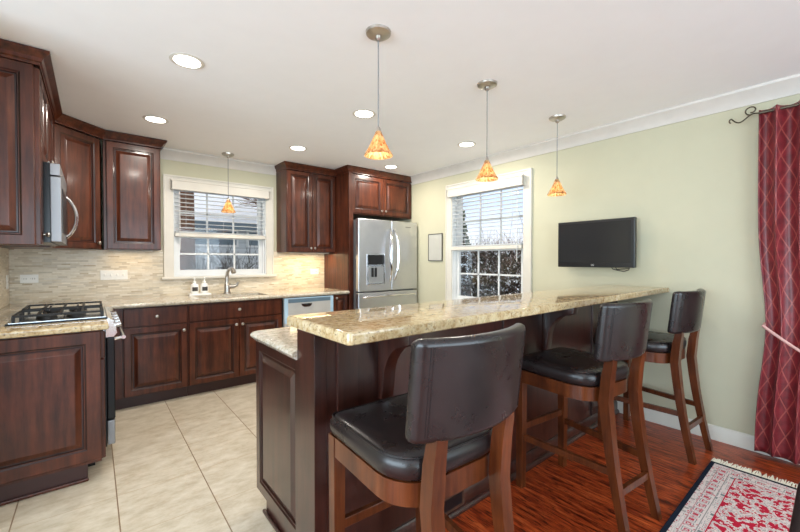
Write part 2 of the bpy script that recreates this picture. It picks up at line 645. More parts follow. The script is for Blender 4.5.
    def sweep(s, path, prof, side=1, mi=0):
        """sweep profile [(offset, z)] along a plan polyline with mitred corners"""
        P = [Vector((p[0], p[1])) for p in path]
        rings = []
        for i, p in enumerate(P):
            ds = []
            if i > 0:
                ds.append((P[i] - P[i - 1]).normalized())
            if i < len(P) - 1:
                ds.append((P[i + 1] - P[i]).normalized())
            ns = [Vector((d.y, -d.x)) * side for d in ds]
            nrm = sum(ns, Vector((0, 0)))
            nrm = nrm.normalized() / max(0.3, nrm.normalized().dot(ns[0]))
            rings.append([(p.x + nrm.x * o, p.y + nrm.y * o, z) for o, z in prof])
        return s.loops(rings, [mi] * (len(rings) - 1))

    def build(s, name, mats, parent=None, smooth=35):
        if not isinstance(mats, (list, tuple)):
            mats = [mats]
        off = Vector((0, 0, 0))
        q = parent
        while q is not None:
            off += Vector(q.location)
            q = q.parent
        for v in s.bm.verts:
            v.co -= off
        bmesh.ops.recalc_face_normals(s.bm, faces=s.bm.faces)
        me = bpy.data.meshes.new(name)
        s.bm.to_mesh(me)
        s.bm.free()
        for m in mats:
            me.materials.append(m)
        if smooth:
            for p in me.polygons:
                p.use_smooth = True
            me.set_sharp_from_angle(angle=math.radians(smooth))
        o = bpy.data.objects.new(name, me)
        COL.objects.link(o)
        if s.bev and smooth:
            w = o.modifiers.new('weighted_normals', 'WEIGHTED_NORMAL')
            w.keep_sharp = True
        if parent is not None:
            o.parent = parent
        return o


def tag(o, label, cat, group=None, kind=None):
    o['label'] = label
    o['category'] = cat
    if group:
        o['group'] = group
    if kind:
        o['kind'] = kind
    return o


def thing(name, label, cat, loc=(0, 0, 0), group=None):
    o = bpy.data.objects.new(name, None)
    o.empty_display_size = 0.1
    COL.objects.link(o)
    o.location = loc
    return tag(o, label, cat, group)


def struct(o, label=None, cat=None):
    o['kind'] = 'structure'
    if label:
        o['label'] = label
    if cat:
        o['category'] = cat
    return o


def sempty(name, label, cat, loc=(0, 0, 0)):
    o = bpy.data.objects.new(name, None)
    COL.objects.link(o)
    o.location = loc
    return struct(o, label, cat)


def copy_tree(o, parent=None):
    c = o.copy()
    COL.objects.link(c)
    if parent is not None:
        c.parent = parent
    for ch in list(o.children):
        copy_tree(ch, c)
    return c


# ---------------------------------------------------------------- room shell
b = MB(); b.box(-3, XR + 0.15, 1.30, YB + 0.15, -0.06, 0.0)
struct(b.build('floor', M['tile']), 'beige square stone tile floor of the kitchen', 'floor')
b = MB(); b.box(-3, XR + 0.15, -3, 1.30, -0.06, 0.0)
struct(b.build('floor', M['hardwood']), 'red-brown hardwood plank floor under the bar stools', 'floor')
b = MB(); b.box(-3, XR + 0.15, -3, YB + 0.15, CZ, CZ + 0.08)
struct(b.build('ceiling', M['ceiling']), 'smooth white ceiling with recessed lights', 'ceiling')

# back wall with window hole
W1 = dict(x0=0.655, x1=1.640, z0=1.112, z1=2.100)
b = MB()
b.box(-3, W1['x0'], YB, YB + 0.15, 0, CZ); b.box(W1['x1'], XR + 0.15, YB, YB + 0.15, 0, CZ)
b.box(W1['x0'], W1['x1'], YB, YB + 0.15, 0, W1['z0']); b.box(W1['x0'], W1['x1'], YB, YB + 0.15, W1['z1'], CZ)
struct(b.build('wall_back', M['wall'], smooth=0), 'sage painted back wall around the sink window', 'wall')
W2 = dict(y0=2.185, y1=3.195, z0=0.78, z1=2.135)
b = MB()
b.box(XR, XR + 0.15, -3, W2['y0'], 0, CZ); b.box(XR, XR + 0.15, W2['y1'], YB, 0, CZ)
b.box(XR, XR + 0.15, W2['y0'], W2['y1'], 0, W2['z0']); b.box(XR, XR + 0.15, W2['y0'], W2['y1'], W2['z1'], CZ)
struct(b.build('wall_right', M['wall'], smooth=0), 'sage painted right wall with television and window', 'wall')
b = MB(); b.box(XL - 0.12, XL, 2.45, YB, 0, CZ)
struct(b.build('wall_left', M['wall'], smooth=0), 'left wall behind the range', 'wall')
b = MB()
b.box(-3.1, -3, -3, -1.8, 0, CZ); b.box(-3.1, -3, 2.2, YB + 0.15, 0, CZ); b.box(-3.1, -3, -1.8, 2.2, 0, 0.3); b.box(-3.1, -3, -1.8, 2.2, 2.36, CZ)
struct(b.build('wall_side', M['wall'], smooth=0), 'far left wall beside the camera', 'wall')
b = MB()
b.box(-3.1, -1.4, -3.1, -3, 0, CZ); b.box(3.1, XR + 0.15, -3.1, -3, 0, CZ); b.box(-1.4, 3.1, -3.1, -3, 0, 0.3); b.box(-1.4, 3.1, -3.1, -3, 2.36, CZ)
struct(b.build('wall_rear', M['wall'], smooth=0), 'rear wall behind the camera', 'wall')

CROWN = [(0, CZ - 0.100), (0.010, CZ - 0.100), (0.014, CZ - 0.086), (0.030, CZ - 0.060), (0.060, CZ - 0.030), (0.078, CZ - 0.016), (0.082, CZ), (0, CZ)]
b = MB(); b.sweep([(XR, -3), (XR, YB)], CROWN, -1)
struct(b.build('trim_1', M['crown']), 'white crown moulding on the right wall', 'trim')
b = MB(); b.sweep([(0.52, YB), (1.76, YB)], CROWN, 1)
struct(b.build('trim_2', M['crown']), 'white crown moulding above the sink window', 'trim')
BASE = [(0, 0), (0.016, 0), (0.016, 0.070), (0.012, 0.082), (0.012, 0.090), (0.006, 0.100), (0, 0.102)]
b = MB(); b.sweep([(XR, -3), (XR, 1.29)], BASE, -1)
struct(b.build('baseboard_right', M['white']), 'white baseboard along the right wall', 'baseboard')

b = MB()
b.box(XL + 0.0005, 0.565, YB - 0.010, YB, CT, 1.405); b.box(1.725, 2.42, YB - 0.010, YB, CT, 1.405); b.box(0.565, 1.725, YB - 0.010, YB, CT, 1.09)
struct(b.build('trim_3', M['splash'], smooth=0), 'beige mosaic strip tile backsplash on the back wall', 'backsplash')
b = MB(); b.box(XL, XL + 0.010, 2.80, YB - 0.011, CT, 1.405)
struct(b.build('trim_4', M['splash'], smooth=0), 'beige mosaic strip tile backsplash on the left wall', 'backsplash')


# ---------------------------------------------------------------- windows
def window(name, label, T, w, h, mh, casing, sill):
    """T maps local (u along wall, depth out (positive outdoors), z) to world; u 0..w; h=(z0,z1); mh meeting rail z"""
    z0, z1 = h
    root = sempty(name, label, 'window')

    def bx(mb, u0, u1, d0, d1, a, c, mi=0, bev=0.0):
        p, q = T(u0, d0), T(u1, d1)
        mb.box(p[0], q[0], p[1], q[1], a, c, mi, bev)
    c = MB()
    cw = casing
    for (u0, u1, a, e) in ((-cw, 0.006, z0 - 0.02, z1 + cw), (w - 0.006, w + cw, z0 - 0.02, z1 + cw), (0.006, w - 0.006, z1 - 0.006, z1 + cw)):
        bx(c, u0, u1, -0.018, 0, a, e, 0, 0.003)
    for (u0, u1, a, e) in ((-cw, -cw + 0.018, z0 - 0.02, z1 + cw), (w + cw - 0.018, w + cw, z0 - 0.02, z1 + cw), (-cw + 0.018, w + cw - 0.018, z1 + cw - 0.018, z1 + cw)):
        bx(c, u0, u1, -0.027, -0.016, a, e, 0, 0.003)
    c.build('window_casing', M['white'], root)
    j = MB()
    for (u0, u1, a, e) in ((0, 0.016, z0, z1), (w - 0.016, w, z0, z1), (0.016, w - 0.016, z1 - 0.016, z1), (0.016, w - 0.016, z0, z0 + 0.016)):
        bx(j, u0, u1, 0.0, 0.15, a, e)
    for u0 in (0.016, w - 0.034):
        bx(j, u0, u0 + 0.018, 0.03, 0.045, z0 + 0.016, z1 - 0.016)
    j.build('window_jamb', M['vinyl'], root)
    if sill:
        k = MB()
        bx(k, -cw - 0.025, w + cw + 0.025, -0.055, 0.05, z0 - 0.022, z0 + 0.004, 0, 0.006)
        k.build('window_sill', M['white'], root)
    for (a, e, d, nm) in ((z0 + 0.016, mh + 0.02, 0.05, 'lower_sash'), (mh - 0.02, z1 - 0.016, 0.085, 'upper_sash')):
        f = MB()
        st = 0.052
        br = 0.058 if nm == 'lower_sash' else 0.04
        tr = 0.04
        u0, u1 = 0.020, w - 0.020
        bx(f, u0, u0 + st, d, d + 0.034, a, e, 0, 0.003); bx(f, u1 - st, u1, d, d + 0.034, a, e, 0, 0.003)
        bx(f, u0 + st, u1 - st, d + 0.001, d + 0.033, a, a + br); bx(f, u0 + st, u1 - st, d + 0.001, d + 0.033, e - tr, e)
        gw = u1 - u0 - 2 * st
        for k in (1, 2):
            uc = u0 + st + gw * k / 3
            bx(f, uc - 0.009, uc + 0.009, d + 0.010, d + 0.024, a + br, e - tr)
        zc = (a + br + e - tr) / 2
        bx(f, u0 + st, u1 - st, d + 0.010, d + 0.024, zc - 0.009, zc + 0.009)
        fo = f.build(nm, M['vinyl'], root)
        g = MB()
        bx(g, u0 + st, u1 - st, d + 0.015, d + 0.018, a + br, e - tr)
        g.build('glass_pane', M['glass'], fo, smooth=0)
    return root


T1 = lambda u, d: (W1['x0'] + u, YB + d)
T2 = lambda u, d: (XR + d, W2['y0'] + u)
window('window_1', 'white double-hung window above the sink', T1, W1['x1'] - W1['x0'], (W1['z0'], W1['z1']), 1.555, 0.085, True)
window('window_2', 'white double-hung window in the right wall by the refrigerator', T2, W2['y1'] - W2['y0'], (W2['z0'], W2['z1']), 1.42, 0.09, True)


def blind(label, T, w, ztop, zbot, loc, wand_side):
    root = thing('window_blind', label, 'blind', loc)

    def bx(mb, u0, u1, d0, d1, a, c, bev=0.0):
        p, q = T(u0, d0), T(u1, d1)
        mb.box(p[0], q[0], p[1], q[1], a, c, 0, bev)
    v = MB(); bx(v, -0.025, w + 0.025, -0.075, -0.058, ztop - 0.085, ztop + 0.012, 0.004)
    bx(v, -0.025, -0.010, -0.075, -0.02, ztop - 0.085, ztop + 0.012, 0.003); bx(v, w + 0.010, w + 0.025, -0.075, -0.02, ztop - 0.085, ztop + 0.012, 0.003)
    bx(v, -0.03, w + 0.03, -0.082, -0.056, ztop + 0.005, ztop + 0.02, 0.003)
    v.build('valance', M['white'], root)
    s_ = MB()
    z = ztop - 0.075
    while z > zbot + 0.03:
        bx(s_, 0.022, w - 0.022, -0.030, 0.020, z - 0.0018, z + 0.0018)
        z -= 0.0445
    for k in range(4):
        z = zbot + 0.030 + k * 0.004
        bx(s_, 0.022, w - 0.022, -0.030, 0.020, z - 0.0014, z + 0.0014)
    s_.build('slats', M['vinyl'], root, smooth=0)
    r = MB(); bx(r, 0.018, w - 0.018, -0.032, 0.022, zbot - 0.012, zbot + 0.026, 0.004)
    r.build('bottom_rail', M['white'], root)
    for u in (0.12, w / 2, w - 0.12):
        c = MB()
        e = T(u, -0.031)
        c.tube([(e[0], e[1], ztop - 0.06), (e[0], e[1], zbot)], 0.0012, 5)
        c.build('ladder_cord', M['vinyl'], root)
    wd = MB()
    p = T(wand_side, -0.045)
    wd.tube([(p[0], p[1], ztop - 0.08), (p[0], p[1], zbot + 0.05 - 0.20)], 0.004, 6)
    wd.build('tilt_wand', M['vinyl'], root)


blind('white slatted blind half raised over the sink window', T1, W1['x1'] - W1['x0'], 2.115, 1.555, (1.14, YB - 0.03, 1.55), 0.06)
blind('white slatted blind half raised over the right wall window', T2, W2['y1'] - W2['y0'], 2.145, 1.425, (XR - 0.03, 2.69, 1.42), 0.06)


# ---------------------------------------------------------------- cabinets
XU, YU, ZU = Vector((1, 0, 0)), Vector((0, 1, 0)), Vector((0, 0, 1))


def knob(door, p, n):
    """satin nickel knob at p pointing along n"""
    p, n = Vector(p), Vector(n).normalized()
    mb = MB()
    a = n.orthogonal().normalized(); c = n.cross(a)
    rings = []
    for r, h in ((0.006, 0), (0.005, 0.010), (0.013, 0.015), (0.0155, 0.021), (0.013, 0.027), (0.006, 0.030)):
        rings.append([p + n * h + (a * math.cos(2 * PI * k / 12) + c * math.sin(2 * PI * k / 12)) * r for k in range(12)])
    mb.loops(rings)
    mb.build('knob', M['nickel'], door)


def door(root, name, O, U, N, w, h, kn=None, frame=0.056, wood='wood', flat=False, t=0.02):
    mb = MB()
    mb.panel(O, U, ZU, N, w, h, t, frame, flat)
    d = mb.build(name, [M[wood], M['glaze']], root, 0)
    if kn:
        P = Vector(O) + Vector(U) * kn[0] + ZU * kn[1] + Vector(N) * t
        knob(d, P, N)
    return d


def body(root, *boxes, wood='wood', name='body'):
    mb = MB()
    for q in boxes:
        mb.box(*q)
    return mb.build(name, [M[wood], M['glaze']], root)


Nb = Vector((0, -1, 0))
# --- left base cabinet (near end, seen from its end panel)
r = thing('base_cabinet', 'cherry base cabinet left of the range, its big raised end panel facing us', 'cabinet', (-0.28, 2.9, 0))
body(r, (XL, 0.03, 2.822, 3.018, 0.105, 0.882))
t_ = MB(); t_.box(XL, -0.035, 2.846, 3.018, 0, 0.105); t_.build('toe_kick', M['toe'], r)
t_ = MB(); t_.box(XL, -0.030, 2.832, 2.846, 0.0, 0.018, 0, 0.005); t_.build('shoe_moulding', M['wood'], r)
door(r, 'end_panel', (XL, 2.822, 0.125), XU, Nb, 0.592, 0.752, frame=0.075)
door(r, 'door', (0.03, 3.012, 0.115), -YU, XU, 0.180, 0.585, None, 0.045)
door(r, 'drawer_front', (0.03, 3.012, 0.712), -YU, XU, 0.180, 0.160, None, flat=True)
# --- back base cabinets
r = thing('base_cabinet', 'cherry base cabinet with one drawer and one door between the range and the sink cabinet', 'cabinet', (0.43, 4.2, 0))
body(r, (0.192, 0.684, DY + 0.02, YB - 0.002, 0.105, 0.882))
t_ = MB(); t_.box(0.13, 0.684, 4.03, 4.05, 0, 0.105); t_.build('toe_kick', M['toe'], r)
door(r, 'drawer_front', (0.198, DY + 0.02, 0.712), XU, Nb, 0.478, 0.160, (0.239, 0.08), flat=True)
door(r, 'door', (0.198, DY + 0.02, 0.112), XU, Nb, 0.478, 0.590, (0.450, 0.535))
r = thing('corner_cabinet_filler', 'dark cherry corner cabinet filler strip behind the range', 'cabinet', (0.1, 4.25, 0))
body(r, (XL + 0.012, 0.130, 3.80, YB - 0.012, 0.105, 0.882), (0.130, 0.190, DY + 0.02, YB - 0.002, 0.105, 0.882))
t_ = MB(); t_.box(XL + 0.012, 0.03, 3.80, YB - 0.012, 0, 0.105); t_.build('toe_kick', M['toe'], r)
r = thing('sink_base_cabinet', 'cherry sink cabinet with two doors under one wide false drawer front', 'cabinet', (1.14, 4.2, 0))
body(r, (0.686, 1.594, DY + 0.02, DY + 0.04, 0.105, 0.882), (0.686, 0.704, DY + 0.04, YB - 0.002, 0.105, 0.882),
     (1.576, 1.594, DY + 0.04, YB - 0.002, 0.105, 0.882), (0.704, 1.576, DY + 0.04, YB - 0.002, 0.105, 0.125), (0.704, 1.576, YB - 0.02, YB - 0.002, 0.125, 0.882))
t_ = MB(); t_.box(0.686, 1.594, 4.03, 4.05, 0, 0.105); t_.build('toe_kick', M['toe'], r)
door(r, 'drawer_front', (0.692, DY + 0.02, 0.712), XU, Nb, 0.896, 0.160, (0.448, 0.085), flat=True)
door(r, 'door', (0.692, DY + 0.02, 0.112), XU, Nb, 0.444, 0.590, (0.418, 0.535))
door(r, 'door', (1.142, DY + 0.02, 0.112), XU, Nb, 0.446, 0.590, (0.026, 0.535))
r = thing('base_cabinet', 'narrow cherry base cabinet between the dishwasher and the refrigerator side panel', 'cabinet', (2.31, 4.2, 0))
body(r, (2.212, 2.418, DY + 0.02, YB - 0.002, 0.105, 0.882))
t_ = MB(); t_.box(2.212, 2.418, 4.03, 4.05, 0, 0.105); t_.build('toe_kick', M['toe'], r)
door(r, 'door', (2.218, DY + 0.02, 0.112), XU, Nb, 0.194, 0.760, (0.035, 0.725), 0.045)

# --- wall cabinets, left run
ZB, ZT = 1.388, 2.362
r = thing('wall_cabinet', 'cherry wall cabinet left of the microwave with raised end panel facing us', 'cabinet', (-0.4, 2.9, ZB))
body(r, (XL, -0.24, 2.890, 3.018, 1.374, ZT))
door(r, 'end_panel', (XL, 2.890, 1.374), XU, Nb, 0.318, ZT - 1.374, frame=0.06)
door(r, 'door', (-0.24, 3.014, 1.380), -YU, XU, 0.120, ZT - 1.386, (0.02, 0.06), 0.035)
r = thing('wall_cabinet', 'short cherry wall cabinet above the microwave', 'cabinet', (-0.4, 3.4, 1.875))
body(r, (XL, -0.24, 3.022, 3.772, 1.875, ZT))
door(r, 'door', (-0.24, 3.394, 1.881), -YU, XU, 0.368, ZT - 1.887, (0.04, 0.05))
door(r, 'door', (-0.24, 3.768, 1.881), -YU, XU, 0.368, ZT - 1.887, (0.33, 0.05))
r = thing('wall_cabinet', 'narrow cherry wall cabinet strip right of the microwave', 'cabinet', (-0.4, 3.87, ZB))
body(r, (XL, -0.24, 3.776, 3.955, ZB, ZT))
door(r, 'door', (-0.24, 3.952, ZB + 0.006), -YU, XU, 0.172, ZT - ZB - 0.012, (0.13, 0.06), 0.045)
r = thing('corner_wall_cabinet', 'diagonal cherry corner wall cabinet with one door in the back left corner', 'cabinet', (-0.25, 4.25, ZB))
P0, P1 = Vector((-0.235, 3.972, 0)), Vector((0.070, 4.252, 0))
dU = (P1 - P0).normalized(); dN = Vector((dU.y, -dU.x, 0))
q0, q1 = P0 - dN * 0.02, P1 - dN * 0.02
mb = MB(); mb.prism([(XL, 3.958), (q0.x, 3.962), (q1.x, q1.y), (0.074, YB - 0.002), (XL, YB - 0.002)], 'z', ZB, ZT)
mb.build('body', [M['wood'], M['glaze']], r)
door(r, 'door', q0 + dU * 0.012 + ZU * (ZB + 0.006), dU, dN, (P1 - P0).length - 0.03, ZT - ZB - 0.012, ((P1 - P0).length - 0.058, 0.05))
r = thing('wall_cabinet', 'single-door cherry wall cabinet left of the sink window', 'cabinet', (0.3, 4.4, ZB))
body(r, (0.080, 0.512, UY + 0.02, YB - 0.002, ZB, ZT))
door(r, 'door', (0.100, UY + 0.02, ZB + 0.006), XU, Nb, 0.404, ZT - ZB - 0.012)

CAB = [(0.0, ZT), (0.006, ZT), (0.006, ZT + 0.014), (0.014, ZT + 0.020), (0.022, ZT + 0.036), (0.045, ZT + 0.056), (0.050, ZT + 0.062), (0.050, ZT + 0.074), (0.0, ZT + 0.074)]
b = MB(); b.sweep([(XL, 2.870), (-0.221, 2.870), (-0.221, 3.964), (0.078, 4.248), (0.512, 4.248), (0.512, YB)], CAB, 1)
tag(b.build('cabinet_crown', M['wood'], None, 18), 'dark cherry crown moulding along the top of the left wall cabinets', 'moulding')
# --- wall cabinets, right run
r = thing('wall_cabinet', 'two-door cherry wall cabinet between the sink window and the refrigerator', 'cabinet', (2.09, 4.4, ZB))
body(r, (1.768, 2.416, UY + 0.02, YB - 0.002, ZB, ZT))
door(r, 'door', (1.772, UY + 0.02, ZB + 0.006), XU, Nb, 0.318, ZT - ZB - 0.012, (0.295, 0.045), 0.052)
door(r, 'door', (2.094, UY + 0.02, ZB + 0.006), XU, Nb, 0.318, ZT - ZB - 0.012, (0.023, 0.045), 0.052)
r = thing('refrigerator_side_panel', 'tall cherry panel on the left side of the refrigerator', 'panel')
mb = MB(); mb.box(2.420, 2.440, 3.942, YB - 0.002, 0, ZT); mb.box(2.420, 2.484, 3.938, 3.956, 0, ZT)
mb.build('panel', M['wood'], r)
r = thing('wall_cabinet', 'two-door cherry cabinet above the refrigerator', 'cabinet', (2.95, 4.2, 1.86))
body(r, (2.464, XR - 0.003, 3.962, YB - 0.002, 1.868, ZT))
door(r, 'door', (2.468, 3.962, 1.880), XU, Nb, 0.478, ZT - 1.886, (0.448, 0.05))
door(r, 'door', (2.950, 3.962, 1.880), XU, Nb, 0.478, ZT - 1.886, (0.030, 0.05))
b = MB(); b.sweep([(1.768, YB), (1.768, 4.248), (2.420, 4.248), (2.420, 3.938), (XR - 0.004, 3.938)], CAB, 1)
tag(b.build('cabinet_crown', M['wood'], None, 18), 'dark cherry crown moulding above the refrigerator and neighbouring wall cabinet', 'moulding')

# ---------------------------------------------------------------- worktops
b = MB(); b.box(XL + 0.011, 0.070, 2.785, 3.020, 0.884, CT, 0, 0.008, 3)
tag(b.build('countertop', M['granite']), 'short beige granite worktop left of the range', 'countertop')
SX0, SX1, SY0, SY1 = 0.80, 1.47, 4.03, 4.36
b = MB()
fy = 3.930
b.box(0.120, SX0, fy, YB - 0.011, 0.884, CT); b.box(SX1, 2.418, fy, YB - 0.011, 0.884, CT)
b.box(SX0, SX1, fy, SY0, 0.884, CT); b.box(SX0, SX1, SY1, YB - 0.011, 0.884, CT)
b.box(XL + 0.011, 0.120, 3.785, YB - 0.011, 0.884, CT); b.box(XL + 0.011, -0.387, 3.021, 3.785, 0.884, CT)
b.tube([(0.120, fy + 0.006, 0.902), (2.418, fy + 0.006, 0.902)], 0.0178, 12)
tag(b.build('countertop', M['granite_counter']), 'long beige granite worktop along the back wall around the sink', 'countertop')
# undermount sink
r = thing('kitchen_sink', 'stainless undermount sink below the window', 'sink', (1.135, 4.2, 0.68))
b = MB()
e = 0.012
rings = []
for dd, z in ((-0.012, 0.8835), (0.006, 0.8835), (0.012, 0.86), (0.022, 0.72), (0.06, 0.70)):
    rings.append([(SX0 + dd, SY0 + dd, z), (SX1 - dd, SY0 + dd, z), (SX1 - dd, SY1 - dd, z), (SX0 + dd, SY1 - dd, z)])
b.loops(rings, None, False, True)
b.build('basin', M['steel'], r)
b = MB(); b.lathe((1.135, 4.2, 0.7005), [(0.0, 0), (0.045, 0.0), (0.045, 0.004), (0.02, 0.003)], 16)
b.build('drain', M['nickel'], r)
# faucet
r = thing('kitchen_faucet', 'brushed nickel gooseneck faucet behind the sink', 'faucet', (1.15, 4.43, CT))
b = MB(); b.lathe((1.15, 4.43, CT), [(0.040, 0), (0.040, 0.010), (0.032, 0.018), (0.030, 0.09), (0.026, 0.11), (0.020, 0.12)], 16)
b.build('base', M['nickel'], r)
b = MB()
pts = [(1.15, 4.43, 1.03), (1.15, 4.435, 1.10), (1.155, 4.425, 1.16), (1.165, 4.39, 1.195), (1.175, 4.35, 1.200), (1.182, 4.315, 1.182), (1.186, 4.30, 1.155)]
b.tube(pts, [0.022, 0.020, 0.018, 0.018, 0.020, 0.024, 0.025], 10)
b.build('spout', M['nickel'], r)
b = MB(); b.tube([(1.165, 4.43, 1.000), (1.215, 4.42, 1.000), (1.245, 4.41, 1.010), (1.262, 4.40, 1.045)], [0.024, 0.022, 0.016, 0.012], 10)
b.build('handle', M['nickel'], r)
# soap bottles on tray
b = MB(); b.box(0.775, 0.985, 4.40, 4.50, CT, CT + 0.014, 0, 0.004); b.box(0.783, 0.977, 4.408, 4.492, CT + 0.014, CT + 0.018)
tag(b.build('soap_tray', M['plastic']), 'small white tray under the two soap bottles', 'tray')
for i, x in enumerate((0.832, 0.926)):
    lab = ('white pump soap bottle on the tray, the left one', 'white pump soap bottle on the tray, nearer the faucet')[i]
    r = thing('soap_bottle', lab, 'bottle', (x, 4.45, CT + 0.018), 'soap bottles by the sink')
    b = MB(); b.lathe((x, 4.45, CT + 0.018), [(0.036, 0), (0.038, 0.006), (0.038, 0.085), (0.034, 0.098), (0.015, 0.108), (0.014, 0.118)], 20)
    b.build('bottle_body', M['plastic'], r)
    b = MB(); b.lathe((x, 4.45, CT + 0.136), [(0.016, 0), (0.016, 0.012), (0.005, 0.014), (0.005, 0.038), (0.010, 0.040), (0.010, 0.048), (0.003, 0.050)], 12)
    b.tube([(x, 4.45, CT + 0.18), (x, 4.415, CT + 0.178)], 0.004, 6)
    b.build('pump', M['plastic'], r)
    b = MB()
    ring = []
    for z in (0.045, 0.088):
        ring.append([(x + 0.0386 * math.sin(a), 4.45 - 0.0386 * math.cos(a), CT + z) for a in [(-0.75 + 1.5 * k / 8) for k in range(9)]])
    b.loops(ring, None, False, False, False)
    b.build('label', M['label'], r)


# ---------------------------------------------------------------- outlets
def outlet(label, T, w, h, n, name='wall_outlet', cat='outlet', toggles=False):
    """T(u, z, d): world point; plate centred at u=0,z=0"""
    r = thing(name, label, cat, T(0, 0, 0), 'outlets on the backsplash')
    p, q = T(-w / 2, -h / 2, 0.0), T(w / 2, h / 2, 0.006)
    b = MB(); b.box(p[0], q[0], p[1], q[1], p[2], q[2], 0, 0.0015)
    b.build('cover_plate', M['plastic'], r)
    for k in range(n):
        u = (k - (n - 1) / 2) * (w * 0.92 / n)
        if toggles:
            p, q = T(u - 0.006, -0.011, 0.006), T(u + 0.006, 0.011, 0.014)
            b = MB(); b.box(p[0], q[0], p[1], q[1], p[2], q[2], 0, 0.002)
            b.build('toggle', M['plastic'], r)
        else:
            b = MB()
            for du in (-0.007, 0.007):
                p, q = T(u + du - 0.0016, -0.006, 0.006), T(u + du + 0.0016, 0.006, 0.0066)
                b.box(p[0], q[0], p[1], q[1], p[2], q[2])
            p, q = T(u - 0.02, -0.0015, 0.0060), T(u - 0.016, 0.0015, 0.0066)
            b.box(p[0], q[0], p[1], q[1], p[2], q[2])
            b.build('socket', M['slot'], r)


YS = YB - 0.010
outlet('white outlet plate on the back wall above the range', lambda u, z, d: (-0.428 + u, YS - d, 1.130 + z), 0.115, 0.072, 2)
outlet('wide white switch plate under the single-door wall cabinet', lambda u, z, d: (0.160 + u, YS - d, 1.148 + z), 0.21, 0.092, 4, 'switch_plate', 'switch', True)
outlet('white outlet plate right of the window near the refrigerator panel', lambda u, z, d: (2.275 + u, YS - d, 1.142 + z), 0.118, 0.075, 2)
outlet('white outlet plate on the left wall beside the corner', lambda u, z, d: (XL + 0.010 + d, 4.46 + u, 1.11 + z), 0.072, 0.115, 1)

# ---------------------------------------------------------------- range
r = thing('gas_range', 'black and stainless gas range with cast-iron grates', 'range', (-0.25, 3.4, 0))
b = MB(); b.box(XL + 0.012, 0.060, 3.024, 3.778, 0.10, 0.883); b.box(-0.385, 0.060, 3.024, 3.778, 0.883, 0.905); b.box(XL + 0.012, 0.0, 3.03, 3.77, 0.0, 0.10)
b.build('body', M['black'], r)
b = MB(); b.box(-0.385, 0.070, 3.022, 3.780, 0.905, 0.930)
b.build('cooktop_rim', M['black'], r)
b = MB(); b.box(-0.375, 0.062, 3.034, 3.768, 0.930, 0.9325)
b.build('cooktop', M['steel_bright'], r)
b = MB(); b.prism([(0.060, 0.800), (0.100, 0.800), (0.118, 0.825), (0.098, 0.905), (0.070, 0.926), (0.060, 0.926)], 'y', 3.024, 3.778, 0)
b.build('control_panel', M['steel_bright'], r)
b = MB(); b.box(0.062, 0.105, 3.030, 3.772, 0.270, 0.795, 0, 0.006)
od = b.build('oven_door', M['black'], r)
b = MB()
b.tube([(0.152, 3.045, 0.788), (0.152, 3.757, 0.788)], 0.013, 10)
for y in (3.065, 3.737):
    b.tube([(0.104, y, 0.778), (0.152, y, 0.788)], 0.011, 8)
b.build('oven_handle', M['steel_bright'], od)
b = MB(); b.box(0.062, 0.103, 3.030, 3.772, 0.105, 0.262, 0, 0.006)
b.build('storage_drawer', M['steel_dull'], r)
for k in range(5):
    y = 3.09 + k * 0.155
    b = MB()
    n = Vector((0.97, 0, 0.24)).normalized(); a = Vector((0, 1, 0)); c = n.cross(a); p = Vector((0.107, y, 0.865))
    b.loops([[p + n * h + (a * math.cos(2 * PI * q / 14) + c * math.sin(2 * PI * q / 14)) * rr for q in range(14)] for rr, h in ((0.026, 0), (0.026, 0.006), (0.020, 0.010), (0.018, 0.034), (0.012, 0.037))])
    b.build('control_knob', M['steel_bright'], r)
for g0, g1 in ((3.045, 3.36), (3.43, 3.755)):
    b = MB()
    x0, x1, zt = -0.355, 0.045, 0.966
    for y in (g0 + 0.012, g1 - 0.012):
        b.tube([(x0, y, zt), (x1, y, zt)], 0.0058, 4, rect=(1, 1))
    for x in (x0, x0 + 0.10, x0 + 0.20, x0 + 0.30, x1):
        b.tube([(x, g0 + 0.012, zt), (x, g1 - 0.012, zt)], 0.0058, 4, rect=(1, 1))
    for x in (x0 + 0.13, x1 - 0.13):
        b.tube([(x, g0 + 0.012, zt), (x, g0 + 0.085, zt + 0.006)], 0.0052, 4, rect=(1, 1))
        b.tube([(x, g1 - 0.012, zt), (x, g1 - 0.085, zt + 0.006)], 0.0052, 4, rect=(1, 1))
    for x in (x0, x1):
        for y in (g0 + 0.012, g1 - 0.012):
            b.box(x - 0.007, x + 0.007, y - 0.007, y + 0.007, 0.9325, zt)
    b.build('grate', M['iron'], r)
    for x in (x0 + 0.13, x1 - 0.13):
        b = MB(); b.lathe((x, (g0 + g1) / 2, 0.9325), [(0.05, 0), (0.048, 0.012), (0.034, 0.014), (0.034, 0.022), (0.01, 0.024)], 16)
        b.build('burner', M['iron'], r)

# ---------------------------------------------------------------- microwave
r = thing('microwave_oven', 'stainless over-range microwave with curved handle under the short cabinet', 'microwave', (-0.35, 3.4, 1.395))
b = MB(); b.box(XL + 0.002, -0.192, 3.032, 3.766, 1.397, 1.868)
b.build('body', M['black'], r)
b = MB(); b.box(-0.192, -0.142, 3.030, 3.560, 1.400, 1.790, 0, 0.006)
dd = b.build('door', M['steel_dull'], r)
b = MB(); b.box(-0.1425, -0.139, 3.10, 3.47, 1.46, 1.73, 0, 0.001)
b.build('door_window', M['black_plastic'], dd)
b = MB(); b.tube([(-0.142 + 0.056 * math.sin(PI * k / 14) ** 0.7, 3.535, 1.450 + 0.285 * k / 14) for k in range(15)], 0.010, 8)
b.build('handle', M['steel_bright'], dd)
b = MB(); b.box(-0.192, -0.144, 3.565, 3.768, 1.400, 1.790, 0, 0.004)
b.build('control_panel', M['black_plastic'], r)
